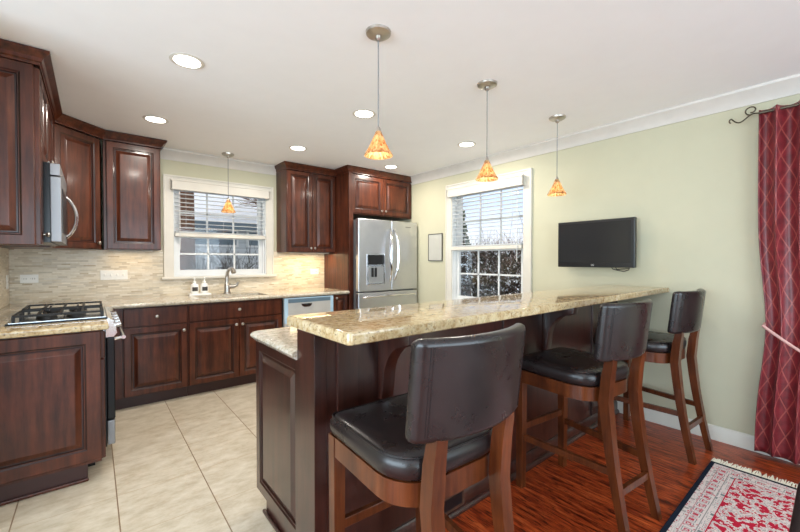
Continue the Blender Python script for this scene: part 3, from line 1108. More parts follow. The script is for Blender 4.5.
b = MB(); b.box(-0.192, -0.146, 3.030, 3.768, 1.796, 1.866, 0, 0.004)
b.build('vent_grille', M['steel_dull'], r)

# ---------------------------------------------------------------- dishwasher
r = thing('dishwasher', 'stainless dishwasher with blue-grey control strip right of the sink cabinet', 'dishwasher', (1.9, 4.2, 0))
b = MB(); b.box(1.600, 2.208, 3.985, YB - 0.01, 0.10, 0.878); b.box(1.600, 2.208, 4.05, 4.3, 0, 0.10)
b.build('body', M['black'], r)
b = MB(); b.box(1.604, 2.204, 3.940, 3.985, 0.115, 0.875, 0, 0.006)
dd = b.build('door', plain('brushed_light_steel', srgb(206, 204, 200), 0.42, 0.55), r)
b = MB(); b.box(1.650, 2.165, 3.9365, 3.941, 0.820, 0.862, 0, 0.001)
b.build('control_strip', plain('dark_control_film', srgb(96, 116, 130), 0.3), dd)
b = MB(); b.box(1.604, 1.646, 3.9375, 3.941, 0.600, 0.872); b.box(2.169, 2.204, 3.9375, 3.941, 0.600, 0.872); b.box(1.604, 2.204, 3.9378, 3.941, 0.864, 0.8745)
b.build('edge_film', M['blue_film'], dd)
b = MB()
b.prism([(1.80, 0.806), (1.93, 0.806), (1.92, 0.780), (1.895, 0.768), (1.835, 0.768), (1.81, 0.780)], 'y', 3.934, 3.9405)
b.build('handle_pocket', M['steel_bright'], dd)
b = MB(); b.box(1.835, 1.895, 3.9325, 3.9345, 0.788, 0.803)
b.build('pocket_opening', M['black_plastic'], dd)

# ---------------------------------------------------------------- refrigerator
FX0, FX1, FY = 2.470, 3.418, 3.800
r = thing('refrigerator', 'stainless french-door refrigerator with ice dispenser and bottom freezer', 'refrigerator', (2.94, 4.1, 0))
b = MB(); b.box(FX0 + 0.022, FX1 - 0.004, FY + 0.075, YB - 0.03, 0.03, 1.790, 0, 0.004); b.box(FX0 + 0.03, FX1 - 0.03, FY + 0.1, YB - 0.05, 0.0, 0.03)
b.build('cabinet_body', plain('refrigerator_grey', srgb(90, 90, 92), 0.4), r)
b = MB(); b.box(FX0, 2.972, FY, FY + 0.068, 0.905, 1.800, 0, 0.012, 3)
dl = b.build('door', M['steel'], r)
b = MB(); b.box(2.977, FX1, FY, FY + 0.068, 0.905, 1.800, 0, 0.012, 3)
dr = b.build('door', M['steel'], r)
b = MB(); b.box(FX0, FX1, FY, FY + 0.068, 0.075, 0.893, 0, 0.012, 3)
fd = b.build('freezer_drawer', M['steel'], r)


def fhandle(d, x, sgn):
    b = MB()
    pts, rr = [], []
    for k in range(13):
        t = k / 12
        bow = math.sin(PI * t)
        pts.append((x + sgn * 0.034 * bow, FY - 0.012 - 0.058 * min(1, 1.6 * bow), 1.035 + t * 0.655))
        rr.append(0.013 + 0.006 * bow)
    b.tube(pts, rr, 10)
    b.build('door_handle', M['steel_bright'], d)


fhandle(dl, 2.944, -1)
fhandle(dr, 3.005, 1)
b = MB(); b.tube([(2.53, FY - 0.005, 0.835), (2.56, FY - 0.05, 0.842), (2.75, FY - 0.058, 0.847), (2.945, FY - 0.060, 0.848), (3.14, FY - 0.058, 0.847), (3.33, FY - 0.05, 0.842), (3.36, FY - 0.005, 0.835)], 0.015, 10)
b.build('drawer_handle', M['steel_bright'], fd)
b = MB(); b.box(2.590, 2.862, FY - 0.006, FY + 0.001, 0.985, 1.368, 0, 0.002)
dp = b.build('ice_dispenser', M['steel_bright'], dl)
b = MB(); b.box(2.604, 2.850, FY - 0.009, FY - 0.005, 1.238, 1.356, 0, 0.001)
b.build('display', M['black_plastic'], dp)
b = MB(); b.box(2.612, 2.842, FY - 0.008, FY - 0.005, 1.010, 1.212)
b.build('recess', plain('dispenser_recess_grey', srgb(190, 192, 194), 0.3, 0.8), dp)
for x in (2.665, 2.715):
    b = MB(); b.box(x - 0.015, x + 0.015, FY - 0.022, FY - 0.007, 1.085, 1.200, 0, 0.004)
    b.build('paddle', M['black_plastic'], dp)
b = MB(); b.box(2.604, 2.850, FY - 0.026, FY - 0.005, 0.990, 1.006, 0, 0.003)
b.build('drip_tray', M['steel_bright'], dp)
b = MB(); b.box(3.21, 3.30, FY - 0.0015, FY + 0.001, 1.722, 1.734)
b.build('badge', plain('badge_grey', srgb(140, 140, 142), 0.3, 0.8), dr)

# ---------------------------------------------------------------- peninsula: cabinet, lower counter, bar wall, bar top
r = thing('island_cabinet', 'dark cherry island cabinet with tall raised end panel below the lower counter', 'cabinet', (1.5, 1.7, 0))
body(r, (0.675, XR - 0.003, 1.442, 1.975, 0.11, 0.882), wood='wood_dark')
t_ = MB(); t_.box(0.720, XR - 0.02, 1.47, 1.91, 0, 0.11); t_.box(0.675, 0.72, 1.47, 1.90, 0.0, 0.11)
t_.build('toe_kick', M['wood_dark'], r)
t_ = MB(); t_.box(0.658, 0.676, 1.47, 1.915, 0.0, 0.018, 0, 0.006); t_.build('shoe_moulding', M['wood_dark'], r)
door(r, 'end_panel', (0.675, 1.990, 0.095), -YU, -XU, 0.542, 0.785, frame=0.058, wood='wood_dark')
for k in range(5):
    door(r, 'door', (0.80 + k * 0.52, 1.975, 0.12), XU, YU, 0.51, 0.755, wood='wood_dark')
rings = []
b = MB()
for dd, z in ((0.016, 0.884), (0.012, 0.890), (0.004, 0.896), (0.0, 0.904), (0.002, 0.912), (0.008, 0.918), (0.018, CT + 0.002), (0.05, CT + 0.002)):
    rings.append([(0.620 + dd, 1.444, z), (XR - 0.001, 1.444, z), (XR - 0.001, 2.010 - dd, z), (0.660 + dd * 0.6, 2.010 - dd, z), (0.630 + dd, 1.998 - dd, z), (0.620 + dd, 1.965 - dd, z)])
b.loops(rings)
tag(b.build('countertop', M['granite_counter']), 'lower island granite counter peeking out left of the raised bar', 'countertop')

r = thing('breakfast_bar', 'dark wood bar wall under the raised granite bar with corbels', 'bar', (2.0, 1.33, 0))
b = MB(); b.box(0.690, XR - 0.002, 1.290, 1.375, 0, 1.042)
b.build('wall_panel', M['wood_dark'], r)
b = MB(); b.box(0.640, 0.690, 1.290, 1.442, 0, 1.042, 0, 0.002)
b.build('end_post', M['wood_dark'], r)
b = MB(); b.prism([(1.290, 0.0), (1.262, 0.0), (1.262, 0.012), (1.270, 0.024), (1.278, 0.028), (1.278, 0.085), (1.284, 0.095), (1.290, 0.096)], 'x', 0.642, XR - 0.018)
b.build('base_moulding', M['wood_dark'], r)
for x in (0.78, 1.86, 3.0):
    b = MB(); b.box(x - 0.045, x + 0.045, 1.278, 1.291, 0.097, 1.042, 0, 0.002)
    b.build('pilaster', M['wood_dark'], r)
for x in (0.965, 2.275):
    prof = [(1.290, 1.042), (1.085, 1.042), (1.082, 1.000), (1.086, 0.965)]
    for k in range(0, 9):
        a = PI / 2 * k / 8
        prof.append((1.100 + 0.150 * math.sin(a), 0.955 - 0.165 * (1 - math.cos(a)) - 0.012 * k / 8))
    prof += [(1.256, 0.74), (1.262, 0.705), (1.290, 0.700)]
    b = MB(); b.prism(prof, 'x', x - 0.032, x + 0.032, 0, 0.004)
    b.build('corbel', M['wood_dark'], r)
b = MB(); b.box(1.300, 1.475, 1.274, 1.280, 0.030, 0.118, 0, 0.001)
vr = b.build('vent_register', plain('bronze_vent', srgb(84, 60, 48), 0.4, 0.3), r)
b = MB(); b.box(1.320, 1.455, 1.2725, 1.2745, 0.046, 0.102)
b.build('vent_slots', M['black_plastic'], vr)

b = MB()
rings = []
pl = [(0.565, 0.922), (XR - 0.001, 0.922), (XR - 0.001, 1.375), (0.565, 1.375)]
for dd, z in ((0.004, 1.0425), (0.0, 1.046), (0.0, 1.054), (0.0, 1.070), (0.002, 1.077), (0.006, 1.0795), (0.010, 1.080)):
    q = []
    for (cx, cy, sx, sy) in ((0.565, 0.922, 1, 1), (XR - 0.001, 0.922, 0, 1), (XR - 0.001, 1.375, 0, -1), (0.565, 1.375, 1, -1)):
        if sx:
            R_ = 0.016
            ccx, ccy = cx + R_, cy + sy * R_
            for k in range(5):
                a = PI / 2 * k / 4
                if sy > 0:   # near-left corner: from left side round to front
                    q.append((ccx - (R_ - dd) * math.cos(a), ccy - (R_ - dd) * math.sin(a), z))
                else:
                    q.append((ccx - (R_ - dd) * math.sin(a), ccy + (R_ - dd) * math.cos(a), z))
        else:
            q.append((cx, cy + sy * dd, z))
    rings.append(q)
b.loops(rings)
tag(b.build('countertop', M['granite']), 'long raised granite bar top with gold and brown flecks', 'countertop')


# ---------------------------------------------------------------- bar stools
def rrect(w, d0, d1, rf, rb, inset=0.0, seg=6):
    """plan outline: front at y=d1, rear at y=d0, half width w; front corner radius rf, rear corner radius rb"""
    pts = []
    for cx, cy, rad, a0 in ((w - rf, d1 - rf, rf, 0), (-w + rf, d1 - rf, rf, 90), (-w + rb, d0 + rb, rb, 180), (w - rb, d0 + rb, rb, 270)):
        rr = max(0.002, rad - inset)
        for k in range(seg + 1):
            a = math.radians(a0 + 90 * k / seg)
            sx = -1 if cx < 0 else 1
            pts.append((cx + rr * math.cos(a) + 0, cy + rr * math.sin(a)))
    return pts


def make_stool():
    root = thing('bar_stool', 'x', 'stool', (0, 0, 0), 'bar stools along the raised bar')
    W, Yf, Yr = 0.222, 0.225, -0.225
    lw = M['stool_wood']
    # seat frame ring
    b = MB()
    o = rrect(W - 0.004, Yr + 0.004, Yf - 0.004, 0.02, 0.13)
    i = rrect(W - 0.030, Yr + 0.030, Yf - 0.030, 0.02, 0.105)
    b.loops([[(*p, 0.604) for p in o], [(*p, 0.672) for p in o], [(*p, 0.672) for p in i], [(*p, 0.604) for p in i], [(*p, 0.604) for p in o]], None, False, False)
    b.build('seat_frame', lw, root)
    b = MB()
    rings = []
    for ins, z in ((0.012, 0.672), (0.0, 0.682), (-0.004, 0.700), (-0.003, 0.722), (0.006, 0.738), (0.024, 0.748), (0.060, 0.753), (0.110, 0.755)):
        rings.append([(*p, z) for p in rrect(W - 0.002 - ins, Yr + 0.002 + ins, Yf - 0.002 - ins, max(0.03 - ins * 0.2, 0.01), max(0.13 - ins, 0.02))])
    b.loops(rings)
    sp_ = b.build('seat_cushion', M['leather'], root, 60)
    b = MB()
    ring = rrect(W - 0.006, Yr + 0.006, Yf - 0.006, 0.03, 0.125)
    ring.append(ring[0])
    b.tube([(*p, 0.740) for p in ring], 0.0028, 5)
    b.build('piping', M['leather'], sp_)
    # front legs
    for s in (-1, 1):
        b = MB()
        x = s * 0.198
        b.loops([[(x + s * 0.0 + dx * h, 0.200 + dy * h, z) for dx, dy in ((-1, -1), (1, -1), (1, 1), (-1, 1))] for z, h in ((0.0, 0.018), (0.45, 0.021), (0.672, 0.022))])
        b.build('leg', lw, root, 0)
    # rear legs (sabre)
    for s in (-1, 1):
        b = MB()
        rings = []
        for z, y, h in ((0.0, -0.350, 0.017), (0.10, -0.328, 0.018), (0.20, -0.307, 0.0192), (0.30, -0.288, 0.0205), (0.40, -0.272, 0.0215), (0.50, -0.259, 0.0225), (0.62, -0.246, 0.0235), (0.74, -0.256, 0.0225), (0.80, -0.266, 0.0205), (0.824, -0.269, 0.0195)):
            x = s * (0.140 + 0.012 * max(0, (0.5 - z)) / 0.5)
            rings.append([(x - h, y - h, z), (x + h, y - h, z), (x + h, y + h, z), (x - h, y + h, z)])
        b.loops(rings)
        b.build('leg', lw, root, 50)
    # stretchers
    b = MB(); b.box(-0.178, 0.178, 0.190, 0.212, 0.325, 0.360, 0, 0.002); b.build('footrest_bar', lw, root, 0)
    for s in (-1, 1):
        b = MB(); b.tube([(s * 0.198, 0.182, 0.290), (s * 0.146, -0.275, 0.290)], 1, rect=(0.010, 0.016)); b.build('stretcher', lw, root, 0)
    b = MB(); b.tube([(-0.128, -0.309, 0.205), (0.128, -0.309, 0.205)], 1, rect=(0.010, 0.017)); b.build('stretcher', lw, root, 0)
    # curved backrest
    b = MB()
    hw, z0, z1, th = 0.219, 0.814, 1.092, 0.048
    b.box(-hw, hw, -th / 2, th / 2, z0, z1, 0, 0.020, 4)
    for k in range(1, 16):
        x = -hw + 2 * hw * k / 16
        bmesh.ops.bisect_plane(b.bm, geom=b.bm.verts[:] + b.bm.edges[:] + b.bm.faces[:], plane_co=(x, 0, 0), plane_no=(1, 0, 0))
    bend = lambda x: 0.058 * (x / hw) ** 2
    for v in b.bm.verts:
        lean = -0.11 * (v.co.z - 1.09)
        # round the outline corners a little
        v.co.y += -0.325 + bend(v.co.x) + lean
    bk = b.build('backrest', M['leather'], root, 50)
    for xx in (-0.191, -0.184, 0.184, 0.191):
        b = MB()
        b.tube([(xx, -0.325 + bend(xx) - 0.11 * (z - 1.09) - th / 2 - 0.0002, z) for z in (z0 + 0.02, 0.95, 1.03, z1 - 0.02)], 0.0012, 4)
        b.build('stitching', M['black_plastic'], bk)
    return root


stool = make_stool()
spots = [(0.855, 0.960, -3, 'nearest black leather bar stool, its worn backrest large in front of us'),
         (2.058, 0.985, -6, 'middle black leather bar stool between the nearest stool and the one by the wall'),
         (3.115, 0.985, -4.5, 'farthest black leather bar stool, beside the right wall')]
for k, (x, y, a, lab) in enumerate(spots):
    o = stool if k == 0 else copy_tree(stool)
    o.location = (x, y, 0)
    o.rotation_euler = (0, 0, math.radians(a))
    o['label'] = lab

# ---------------------------------------------------------------- pendants and ceiling lights
def make_pendant(drop_top, h, rad, power):
    root = thing('pendant_lamp', 'x', 'lamp', (0, 0, CZ), 'amber glass pendant lamps')
    # local z relative to the ceiling
    zt, zb = drop_top - CZ, drop_top - h - CZ

    def B(mb, nm, mat, sm=35):
        o = mb.build(nm, mat, None, sm)
        o.parent = root
        return o
    b = MB(); b.lathe((0, 0, 0), [(0.0, -0.024), (0.045, -0.022), (0.062, -0.012), (0.064, 0.0)], 24); b.lathe((0, 0, -0.045), [(0.010, 0), (0.016, 0.008), (0.016, 0.024)], 12)
    B(b, 'canopy', M['nickel'])
    b = MB(); b.tube([(0, 0, -0.03), (0, 0, zt + 0.01)], 0.0032, 6)
    B(b, 'cord', M['cord'])
    b = MB(); b.lathe((0, 0, zt), [(0.006, 0.016), (0.010, 0.010), (0.013, -0.004), (0.013, -0.012)], 14)
    B(b, 'socket', M['nickel'])
    b = MB()
    prof = [(0.012, zt - 0.004), (0.016, zt - 0.012), (rad * 0.55, zt - h * 0.54), (rad * 0.80, zb + h * 0.20), (rad, zb + 0.004), (rad * 0.98, zb), (rad * 0.94, zb + 0.004), (rad * 0.75, zb + h * 0.20), (rad * 0.50, zt - h * 0.54), (0.010, zt - 0.016)]
    b.lathe((0, 0, 0), prof, 28, cap=False)
    B(b, 'lamp_shade', M['shade'])
    b = MB(); b.lathe((0, 0, zt - 0.075), [(0.006, 0.03), (0.014, 0.016), (0.018, 0.0), (0.013, -0.015), (0.004, -0.020)], 12)
    B(b, 'bulb', M['bulb'])
    l = bpy.data.lights.new('pendant_light', 'POINT')
    l.energy = power
    l.color = (1, 0.86, 0.66)
    l.shadow_soft_size = 0.012
    lo = bpy.data.objects.new('pendant_light', l)
    COL.objects.link(lo)
    lo.location = (0, 0, zb + 0.022)
    lo.parent = root
    return root


pend = make_pendant(1.948, 0.130, 0.073, 0.9)
for k, (x, y, lab) in enumerate([(1.124, 1.543, 'amber glass pendant lamp over the near end of the bar'), (1.999, 1.543, 'middle amber glass pendant lamp over the bar, in front of the right wall window'), (2.900, 1.543, 'amber glass pendant lamp at the wall end of the bar, left of the television')]):
    o = pend if k == 0 else copy_tree(pend)
    o.location = (x, y, CZ)
    o['label'] = lab
o = make_pendant(1.955, 0.145, 0.074, 0.8)
o.location = (1.142, 4.325, CZ)
o['label'] = 'small amber glass pendant lamp hanging in front of the sink window'

rl = thing('recessed_light', 'x', 'ceiling light', (0, 0, CZ), 'round recessed ceiling lights')
b = MB(); b.lathe((0, 0, 0), [(0.070, -0.001), (0.088, -0.001), (0.090, -0.004), (0.078, -0.008), (0.070, -0.005)], 28, cap=False)
o = b.build('trim_ring', M['white']); o.parent = rl
b = MB(); b.lathe((0, 0, 0), [(0.0005, -0.004), (0.072, -0.004), (0.072, -0.0015), (0.0005, -0.0015)], 28, cap=False)
o = b.build('lens', M['lens']); o.parent = rl
l = bpy.data.lights.new('recessed_lamp', 'AREA')
l.shape = 'DISK'; l.size = 0.13; l.energy = 13.0; l.color = (1, 0.93, 0.83)
lo = bpy.data.objects.new('recessed_lamp', l); COL.objects.link(lo); lo.location = (0, 0, -0.012); lo.parent = rl
for k, (x, y, lab) in enumerate([(0.432, 2.463, 'round recessed ceiling light nearest us above the kitchen aisle'), (0.408, 3.64, 'round recessed ceiling light in front of the left wall cabinets'),
                                 (1.635, 3.64, 'round recessed ceiling light in front of the two-door wall cabinet'), (1.655, 2.463, 'round recessed ceiling light next to the nearest pendant cord'),
                                 (2.872, 2.463, 'round recessed ceiling light between the middle and far pendants'), (2.840, 3.64, 'round recessed ceiling light in front of the refrigerator')]):
    o = rl if k == 0 else copy_tree(rl)
    o.location = (x, y, CZ)
    o['label'] = lab

# under-cabinet light bars
for (x0, x1, y, p, lab) in ((1.85, 2.38, 4.38, 4.5, 'slim light bar under the two-door wall cabinet'), (0.12, 0.46, 4.45, 0.6, 'slim light bar under the single-door wall cabinet')):
    r = thing('under_cabinet_light', lab, 'light', ((x0 + x1) / 2, y, ZB))
    b = MB(); b.box(x0, x1, y - 0.02, y + 0.02, ZB - 0.014, ZB - 0.001, 0, 0.003); b.build('housing', M['white'], r)
    area('under_cabinet_lamp', (0, 0, -0.016), (0, 0, 0), x1 - x0, 0.03, p, (1, 0.74, 0.42), r)

# ---------------------------------------------------------------- television, board
TX = 3.330
r = thing('television', 'small black flat television mounted on the right wall', 'television', (TX, 1.44, 1.23))
b = MB(); b.box(TX, TX + 0.045, 1.122, 1.758, 1.230, 1.636, 0, 0.006)
tv = b.build('casing', M['black_plastic'], r)
b = MB(); b.box(TX - 0.0025, TX + 0.001, 1.150, 1.742, 1.272, 1.614)
b.build('screen', M['screen'], tv)
b = MB(); b.box(TX + 0.045, TX + 0.065, 1.24, 1.64, 1.30, 1.56, 0, 0.01)
b.box(TX + 0.06, XR - 0.001, 1.38, 1.50, 1.37, 1.49); b.box(XR - 0.012, XR - 0.001, 1.33, 1.55, 1.33, 1.53)
b.build('wall_mount', M['black_plastic'], r)
b = MB(); b.tube([(TX + 0.02, 1.30, 1.232), (TX + 0.015, 1.29, 1.218), (TX + 0.01, 1.24, 1.206), (TX + 0.01, 1.20, 1.200), (TX + 0.015, 1.17, 1.212), (TX + 0.02, 1.165, 1.226), (TX + 0.02, 1.19, 1.222), (TX + 0.02, 1.26, 1.214), (TX + 0.02, 1.27, 1.232)], 0.004, 6)
b.build('cable', M['black_plastic'], r)
tx = bpy.data.curves.new('logo', 'FONT')
tx.body = 'LG'
tx.size = 0.022
tx.extrude = 0.0004
tx.align_x = 'CENTER'
to = bpy.data.objects.new('logo', tx)
COL.objects.link(to)
bpy.context.view_layer.update()
dg = bpy.context.evaluated_depsgraph_get()
me = bpy.data.meshes.new_from_object(to.evaluated_get(dg))
me.name = 'logo'
me.materials.clear(); me.materials.append(M['silver_print'])
bpy.data.objects.remove(to)
lo = bpy.data.objects.new('logo', me)
COL.objects.link(lo)
lo.parent = tv
lo.rotation_euler = (PI / 2, 0, -PI / 2)
lo.location = Vector((TX - 0.0006, 1.447, 1.243)) - Vector((TX, 1.44, 1.23))

r = thing('wall_board', 'small white message board with thin dark frame between refrigerator and window', 'board', (XR, 3.48, 1.28))
b = MB()
for q in ((3.352, 3.608, 1.282, 1.292), (3.352, 3.608, 1.626, 1.636), (3.352, 3.361, 1.292, 1.626), (3.599, 3.608, 1.292, 1.626)):
    b.box(XR - 0.016, XR - 0.001, *q)
b.build('frame', M['frame_black'], r)
b = MB(); b.box(XR - 0.012, XR - 0.001, 3.361, 3.599, 1.292, 1.626)
b.build('writing_surface', M['board'], r)

# ---------------------------------------------------------------- curtain, rod, tie-back
CX = XR - 0.085
r = thing('curtain_rod', 'bronze curtain rod with scrolled finial above the burgundy curtain', 'curtain rod', (CX, 0.0, 2.25))
b = MB(); b.tube([(CX, -0.9, 2.250), (CX, 0.42, 2.250)], 0.008, 10); b.build('rod', M['brass'], r)
b = MB()
pts = []
for k in range(20):
    t = k / 19
    pts.append((CX, 0.42 + 0.135 * t, 2.250 - 0.022 * math.sin(PI * 1.0 * t) + 0.018 * math.sin(PI * 2 * t)))
for k in range(1, 8):
    a = k / 7 * PI * 0.9
    pts.append((CX, pts[19][1] + 0.010 * math.sin(a), pts[19][2] - 0.014 * (1 - math.cos(a))))
b.tube(pts, 0.0045, 6)
pts = []
for k in range(24):
    a = k / 23 * PI * 2.1
    rr = 0.030 - 0.016 * k / 23
    pts.append((CX, 0.455 + rr * math.sin(a) * 1.1, 2.275 - rr * math.cos(a) + 0.004))
b.tube(pts, 0.0045, 6)
b.build('finial', M['brass'], r)
b = MB(); b.tube([(CX, 0.39, 2.25), (XR, 0.39, 2.25)], 0.006, 8); b.lathe((XR - 0.006, 0.39, 2.25), [(0.02, 0.0), (0.02, 0.006)], 12, axis='x'); b.build('bracket', M['brass'], r)

b = MB()
NU, NV = 150, 60
Wd = 0.95
grid = []
uvl = []
for j in range(NV + 1):
    v = j / NV
    z = 0.030 + v * 2.240
    row = []
    tie = math.exp(-((z - 0.86) / 0.42) ** 2)
    for i in range(NU + 1):
        u = i / NU
        amp = 0.022 + 0.012 * v
        ph = u * 2 * PI * 9 + 0.6 * math.sin(u * 9)
        left = 0.408 - 0.045 * tie
        y = left - u * (0.98 - 0.15 * tie)
        x = CX + 0.004 + amp * math.sin(ph) * (1 - 0.35 * tie) + 0.008 * math.sin(ph * 0.5 + 3 * v)
        y += 0.012 * math.cos(ph)
        if z > 2.235:
            x = CX + (x - CX) * 0.9
        row.append(b.bm.verts.new((x, y, z)))
        uvl.append((u * 2.0, z))
    grid.append(row)
uv = b.bm.loops.layers.uv.new('UVMap')
b.bm.verts.index_update()
for j in range(NV):
    for i in range(NU):
        f = b.bm.faces.new((grid[j][i], grid[j][i + 1], grid[j + 1][i + 1], grid[j + 1][i]))
        for lp in f.loops:
            lp[uv].uv = uvl[lp.vert.index]
cu = b.build('curtain', M['curtain'], None, 80)
sm = cu.modifiers.new('thickness', 'SOLIDIFY'); sm.thickness = 0.003
tag(cu, 'burgundy diamond-patterned floor-length curtain at the right edge', 'curtain')
b = MB(); pts = [(XR - 0.002, 0.385, 0.872)]
for k in range(21):
    t = k / 20
    pts.append((CX - 0.048 - 0.012 * math.sin(PI * t), 0.378 - 0.90 * t, 0.868 - 0.24 * math.sin(PI * t)))
pts.append((XR - 0.002, -0.53, 0.872))
b.tube(pts, 0.009, 8)
tag(b.build('curtain_tieback', M['rope']), 'pale rope tie-back looped around the burgundy curtain', 'tieback')

# ---------------------------------------------------------------- rug
RX0, RX1, RY0, RY1 = 1.05, 3.045, -0.62, 0.578
r = thing('area_rug', 'red and cream persian rug with navy border and cream fringe', 'rug', (2.0, 0, 0))
b = MB()
vs = [b.bm.verts.new(p) for p in ((RX0, RY0, 0.001), (RX1, RY0, 0.001), (RX1, RY1, 0.001), (RX0, RY1, 0.001), (RX0, RY0, 0.010), (RX1, RY0, 0.010), (RX1, RY1, 0.010), (RX0, RY1, 0.010))]
uv = b.bm.loops.layers.uv.new('UVMap')
for q in ((0, 3, 2, 1), (4, 5, 6, 7), (0, 1, 5, 4), (1, 2, 6, 5), (2, 3, 7, 6), (3, 0, 4, 7)):
    f = b.bm.faces.new([vs[i] for i in q])
    for lp in f.loops:
        lp[uv].uv = (lp.vert.co.x, lp.vert.co.y)
b.build('rug_pile', m_rug(RX0, RX1, RY0, RY1), r, smooth=0)
b = MB()
for sx in (1, -1):
    xe = RX1 if sx > 0 else RX0
    y = RY0 + 0.004
    while y < RY1:
        L = random.uniform(0.060, 0.085)
        dy = random.uniform(-0.012, 0.012)
        b.tube([(xe - 0.003 * sx, y, 0.006), (xe + L * 0.5 * sx, y + dy * 0.4, 0.007), (xe + L * sx, y + dy, 0.004)], [0.0036, 0.0034, 0.0022], 4)
        y += random.uniform(0.0042, 0.0065)
fr = b.build('fringe', M['fringe'], r)
fr['kind'] = 'stuff'

# ---------------------------------------------------------------- leather chair at the right edge of the picture
r = thing('leather_chair', 'black leather chair, only its curved edge showing at the lower right corner', 'chair', (1.45, -0.17, 0))
b = MB(); b.box(1.14, 1.60, -0.42, 0.10, 0.40, 0.48, 0, 0.02, 3); b.build('seat', M['leather'], r)
b = MB()
b.box(1.12, 1.175, -0.39, 0.074, 0.46, 0.835, 0, 0.022, 4)
for v in b.bm.verts:
    v.co.y += 0.11 * (0.82 - v.co.z) * (1 if v.co.y > -0.1 else -1)
b.build('backrest', M['leather'], r, 50)
for x in (1.18, 1.56):
    for y in (-0.38, 0.06):
        b = MB(); b.box(x - 0.02, x + 0.02, y - 0.02, y + 0.02, 0.0105, 0.41); b.build('leg', M['stool_wood'], r, 0)

# ---------------------------------------------------------------- outdoors
b = MB(); b.box(-16, 34, YB + 0.16, 40, -0.9, -0.5); b.box(XR + 0.16, 34, -10, YB + 0.16, -0.9, -0.5)
struct(b.build('ground', M['snow'], smooth=0), 'snow-covered ground outside', 'ground')
# neighbour house seen through the sink window
r = thing('neighbor_house', 'grey-blue sided house with snowy roof beyond the sink window', 'house', (5, 12, -0.5))
b = MB(); b.box(1.0, 8, 9.6, 16, -0.5, 2.12); b.build('wall', M['siding'], r)
b = MB(); b.prism([(9.15, 2.16), (12.8, 4.6), (16.4, 2.16), (16.4, 2.30), (12.8, 4.78), (9.15, 2.32)], 'x', 0.7, 8.3); b.build('roof', M['snow'], r)
b = MB(); b.prism([(9.15, 2.02), (9.15, 2.16), (16.4, 2.16), (16.4, 2.02)], 'x', 0.7, 8.3); b.build('eave', M['roof_dark'], r)  # dark colour stands in for the shade under the eave
for x in (1.75, 2.95):
    b = MB(); b.box(x, x + 1.0, 9.56, 9.62, 1.62, 2.02); f = b.build('window', M['vinyl'], r)
    b = MB(); b.box(x + 0.05, x + 0.95, 9.55, 9.565, 1.66, 1.98); b.build('pane', M['roof_dark'], f)
b = MB(); b.tube([(1.27, 7.4, -0.5), (1.28, 7.4, 1.0), (1.275, 7.42, 2.4), (1.25, 7.42, 5.0)], [0.16, 0.125, 0.115, 0.09], 14)
tag(b.build('tree_trunk', M['bark'], None, 80), 'thick brown tree trunk outside at the left of the sink window', 'tree')


def branch(mb, p, d, L, rad, depth):
    q = p + d * L
    mid = p + d * L * 0.5 + Vector((random.uniform(-1, 1), random.uniform(-1, 1), random.uniform(-1, 1))) * L * 0.06
    mb.tube([p, mid, q], [rad, rad * 0.85, rad * 0.7], 5)
    if depth == 0:
        return
    for k in range(3 if depth > 1 else 2):
        nd = (d + Vector((random.uniform(-1, 1), random.uniform(-1, 1), random.uniform(-0.5, 0.8))) * 0.75).normalized()
        branch(mb, q if k else mid, nd, L * random.uniform(0.62, 0.85), rad * 0.62, depth - 1)


b = MB()
for k in range(16):
    branch(b, Vector((1.66 + random.uniform(-0.2, 0.2), 6.5 + random.uniform(-0.2, 0.2), -0.5)), Vector((random.uniform(-0.15, 0.15), random.uniform(-0.15, 0.15), 1)).normalized(), 0.72, 0.014, 4)
tag(b.build('bare_bush', M['twig']), 'bare twiggy bush below the sink window', 'bush')
b = MB()
branch(b, Vector((4.4, 8.3, -0.5)), Vector((-0.05, 0, 1)), 3.0, 0.10, 0)
for k in range(7):
    branch(b, Vector((4.25, 8.3, 2.0 + 0.08 * k)), Vector((random.uniform(-1, -0.4), random.uniform(-0.1, 0.1), 0.22)).normalized(), 0.85, 0.035, 4)
tag(b.build('bare_tree', M['bark']), 'bare tree with spreading branches above the snowy roof', 'tree')


def leaf_cloud(mb, n, fn, size, mi=0):
    for k in range(n):
        p = fn()
        a = Vector((random.gauss(0, 1), random.gauss(0, 1), random.gauss(0, 1))).normalized()
        c = a.orthogonal().normalized()
        d = a.cross(c)
        s1 = size * random.uniform(0.6, 1.3)
        s2 = s1 * 0.5
        mb.face([mb.bm.verts.new(p + c * s1), mb.bm.verts.new(p + d * s2), mb.bm.verts.new(p - c * s1), mb.bm.verts.new(p - d * s2)], mi if random.random() > 0.13 else 1)


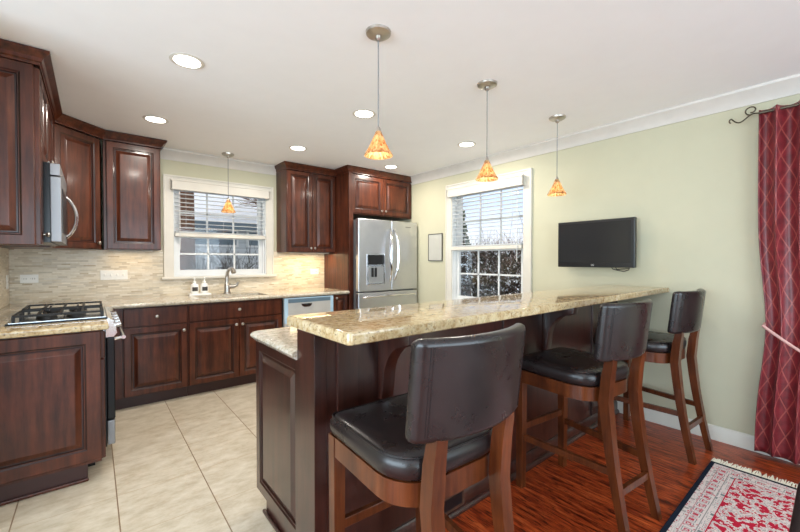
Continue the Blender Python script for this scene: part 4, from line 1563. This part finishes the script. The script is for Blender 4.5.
r = thing('hedge', 'dark hedge dusted with snow close outside the right wall window', 'hedge', (5.1, 3.6, -0.5))
b = MB()
leaf_cloud(b, 30000, lambda: Vector((random.uniform(4.7, 5.3), random.uniform(1.9, 5.8), random.uniform(-0.5, 1.52))), 0.032)
fo = b.build('foliage', [M['hedge'], M['snow']], r, 0)
b = MB()
for k in range(40):
    branch(b, Vector((random.uniform(4.8, 5.4), 1.5 + k * 0.12, 0.4)), Vector((random.uniform(-0.2, 0.2), random.uniform(-0.2, 0.2), 1)).normalized(), 0.55, 0.010, 3)
b.build('twigs', plain('hedge_twig', srgb(112, 92, 84), 0.9, 0, 0.3), r, 0)
r = thing('conifer_tree', 'tall green conifer at the left of the right wall window', 'tree', (8.2, 7.5, -0.5))
b = MB(); b.tube([(8.2, 7.5, -0.5), (8.2, 7.5, 3.9)], [0.12, 0.02], 8); b.build('trunk', M['bark'], r)
b = MB()


def cone():
    t = random.random() ** 0.7
    z = 4.1 - 4.2 * t
    a = random.uniform(0, 2 * PI)
    rr = 0.8 * t * random.uniform(0.5, 1.0)
    return Vector((8.2 + rr * math.cos(a), 7.5 + rr * math.sin(a), z))


leaf_cloud(b, 5000, cone, 0.09)
b.build('foliage', [M['conifer'], M['snow']], r, 0)
r = thing('distant_house', 'white snow-roofed house far beyond the hedge', 'house', (14.5, 12.3, -0.5))
b = MB(); b.box(13, 16, 11.0, 13.6, -0.5, 1.6); b.build('wall', M['siding'], r)
b = MB(); b.prism([(10.7, 1.6), (12.3, 2.5), (13.9, 1.6)], 'x', 12.7, 16.3); b.build('roof', M['snow'], r)
b = MB()
for k in range(26):
    branch(b, Vector((random.uniform(10.2, 11.4), 5.0 + k * 0.15, -0.4)), Vector((random.uniform(-0.2, 0.2), random.uniform(-0.2, 0.2), 1)).normalized(), 0.9, 0.016, 4)
tag(b.build('distant_thicket', plain('reddish_twig', srgb(150, 122, 114), 0.9, 0, 0.2)), 'reddish bare thicket across the yard beyond the hedge', 'shrubs')
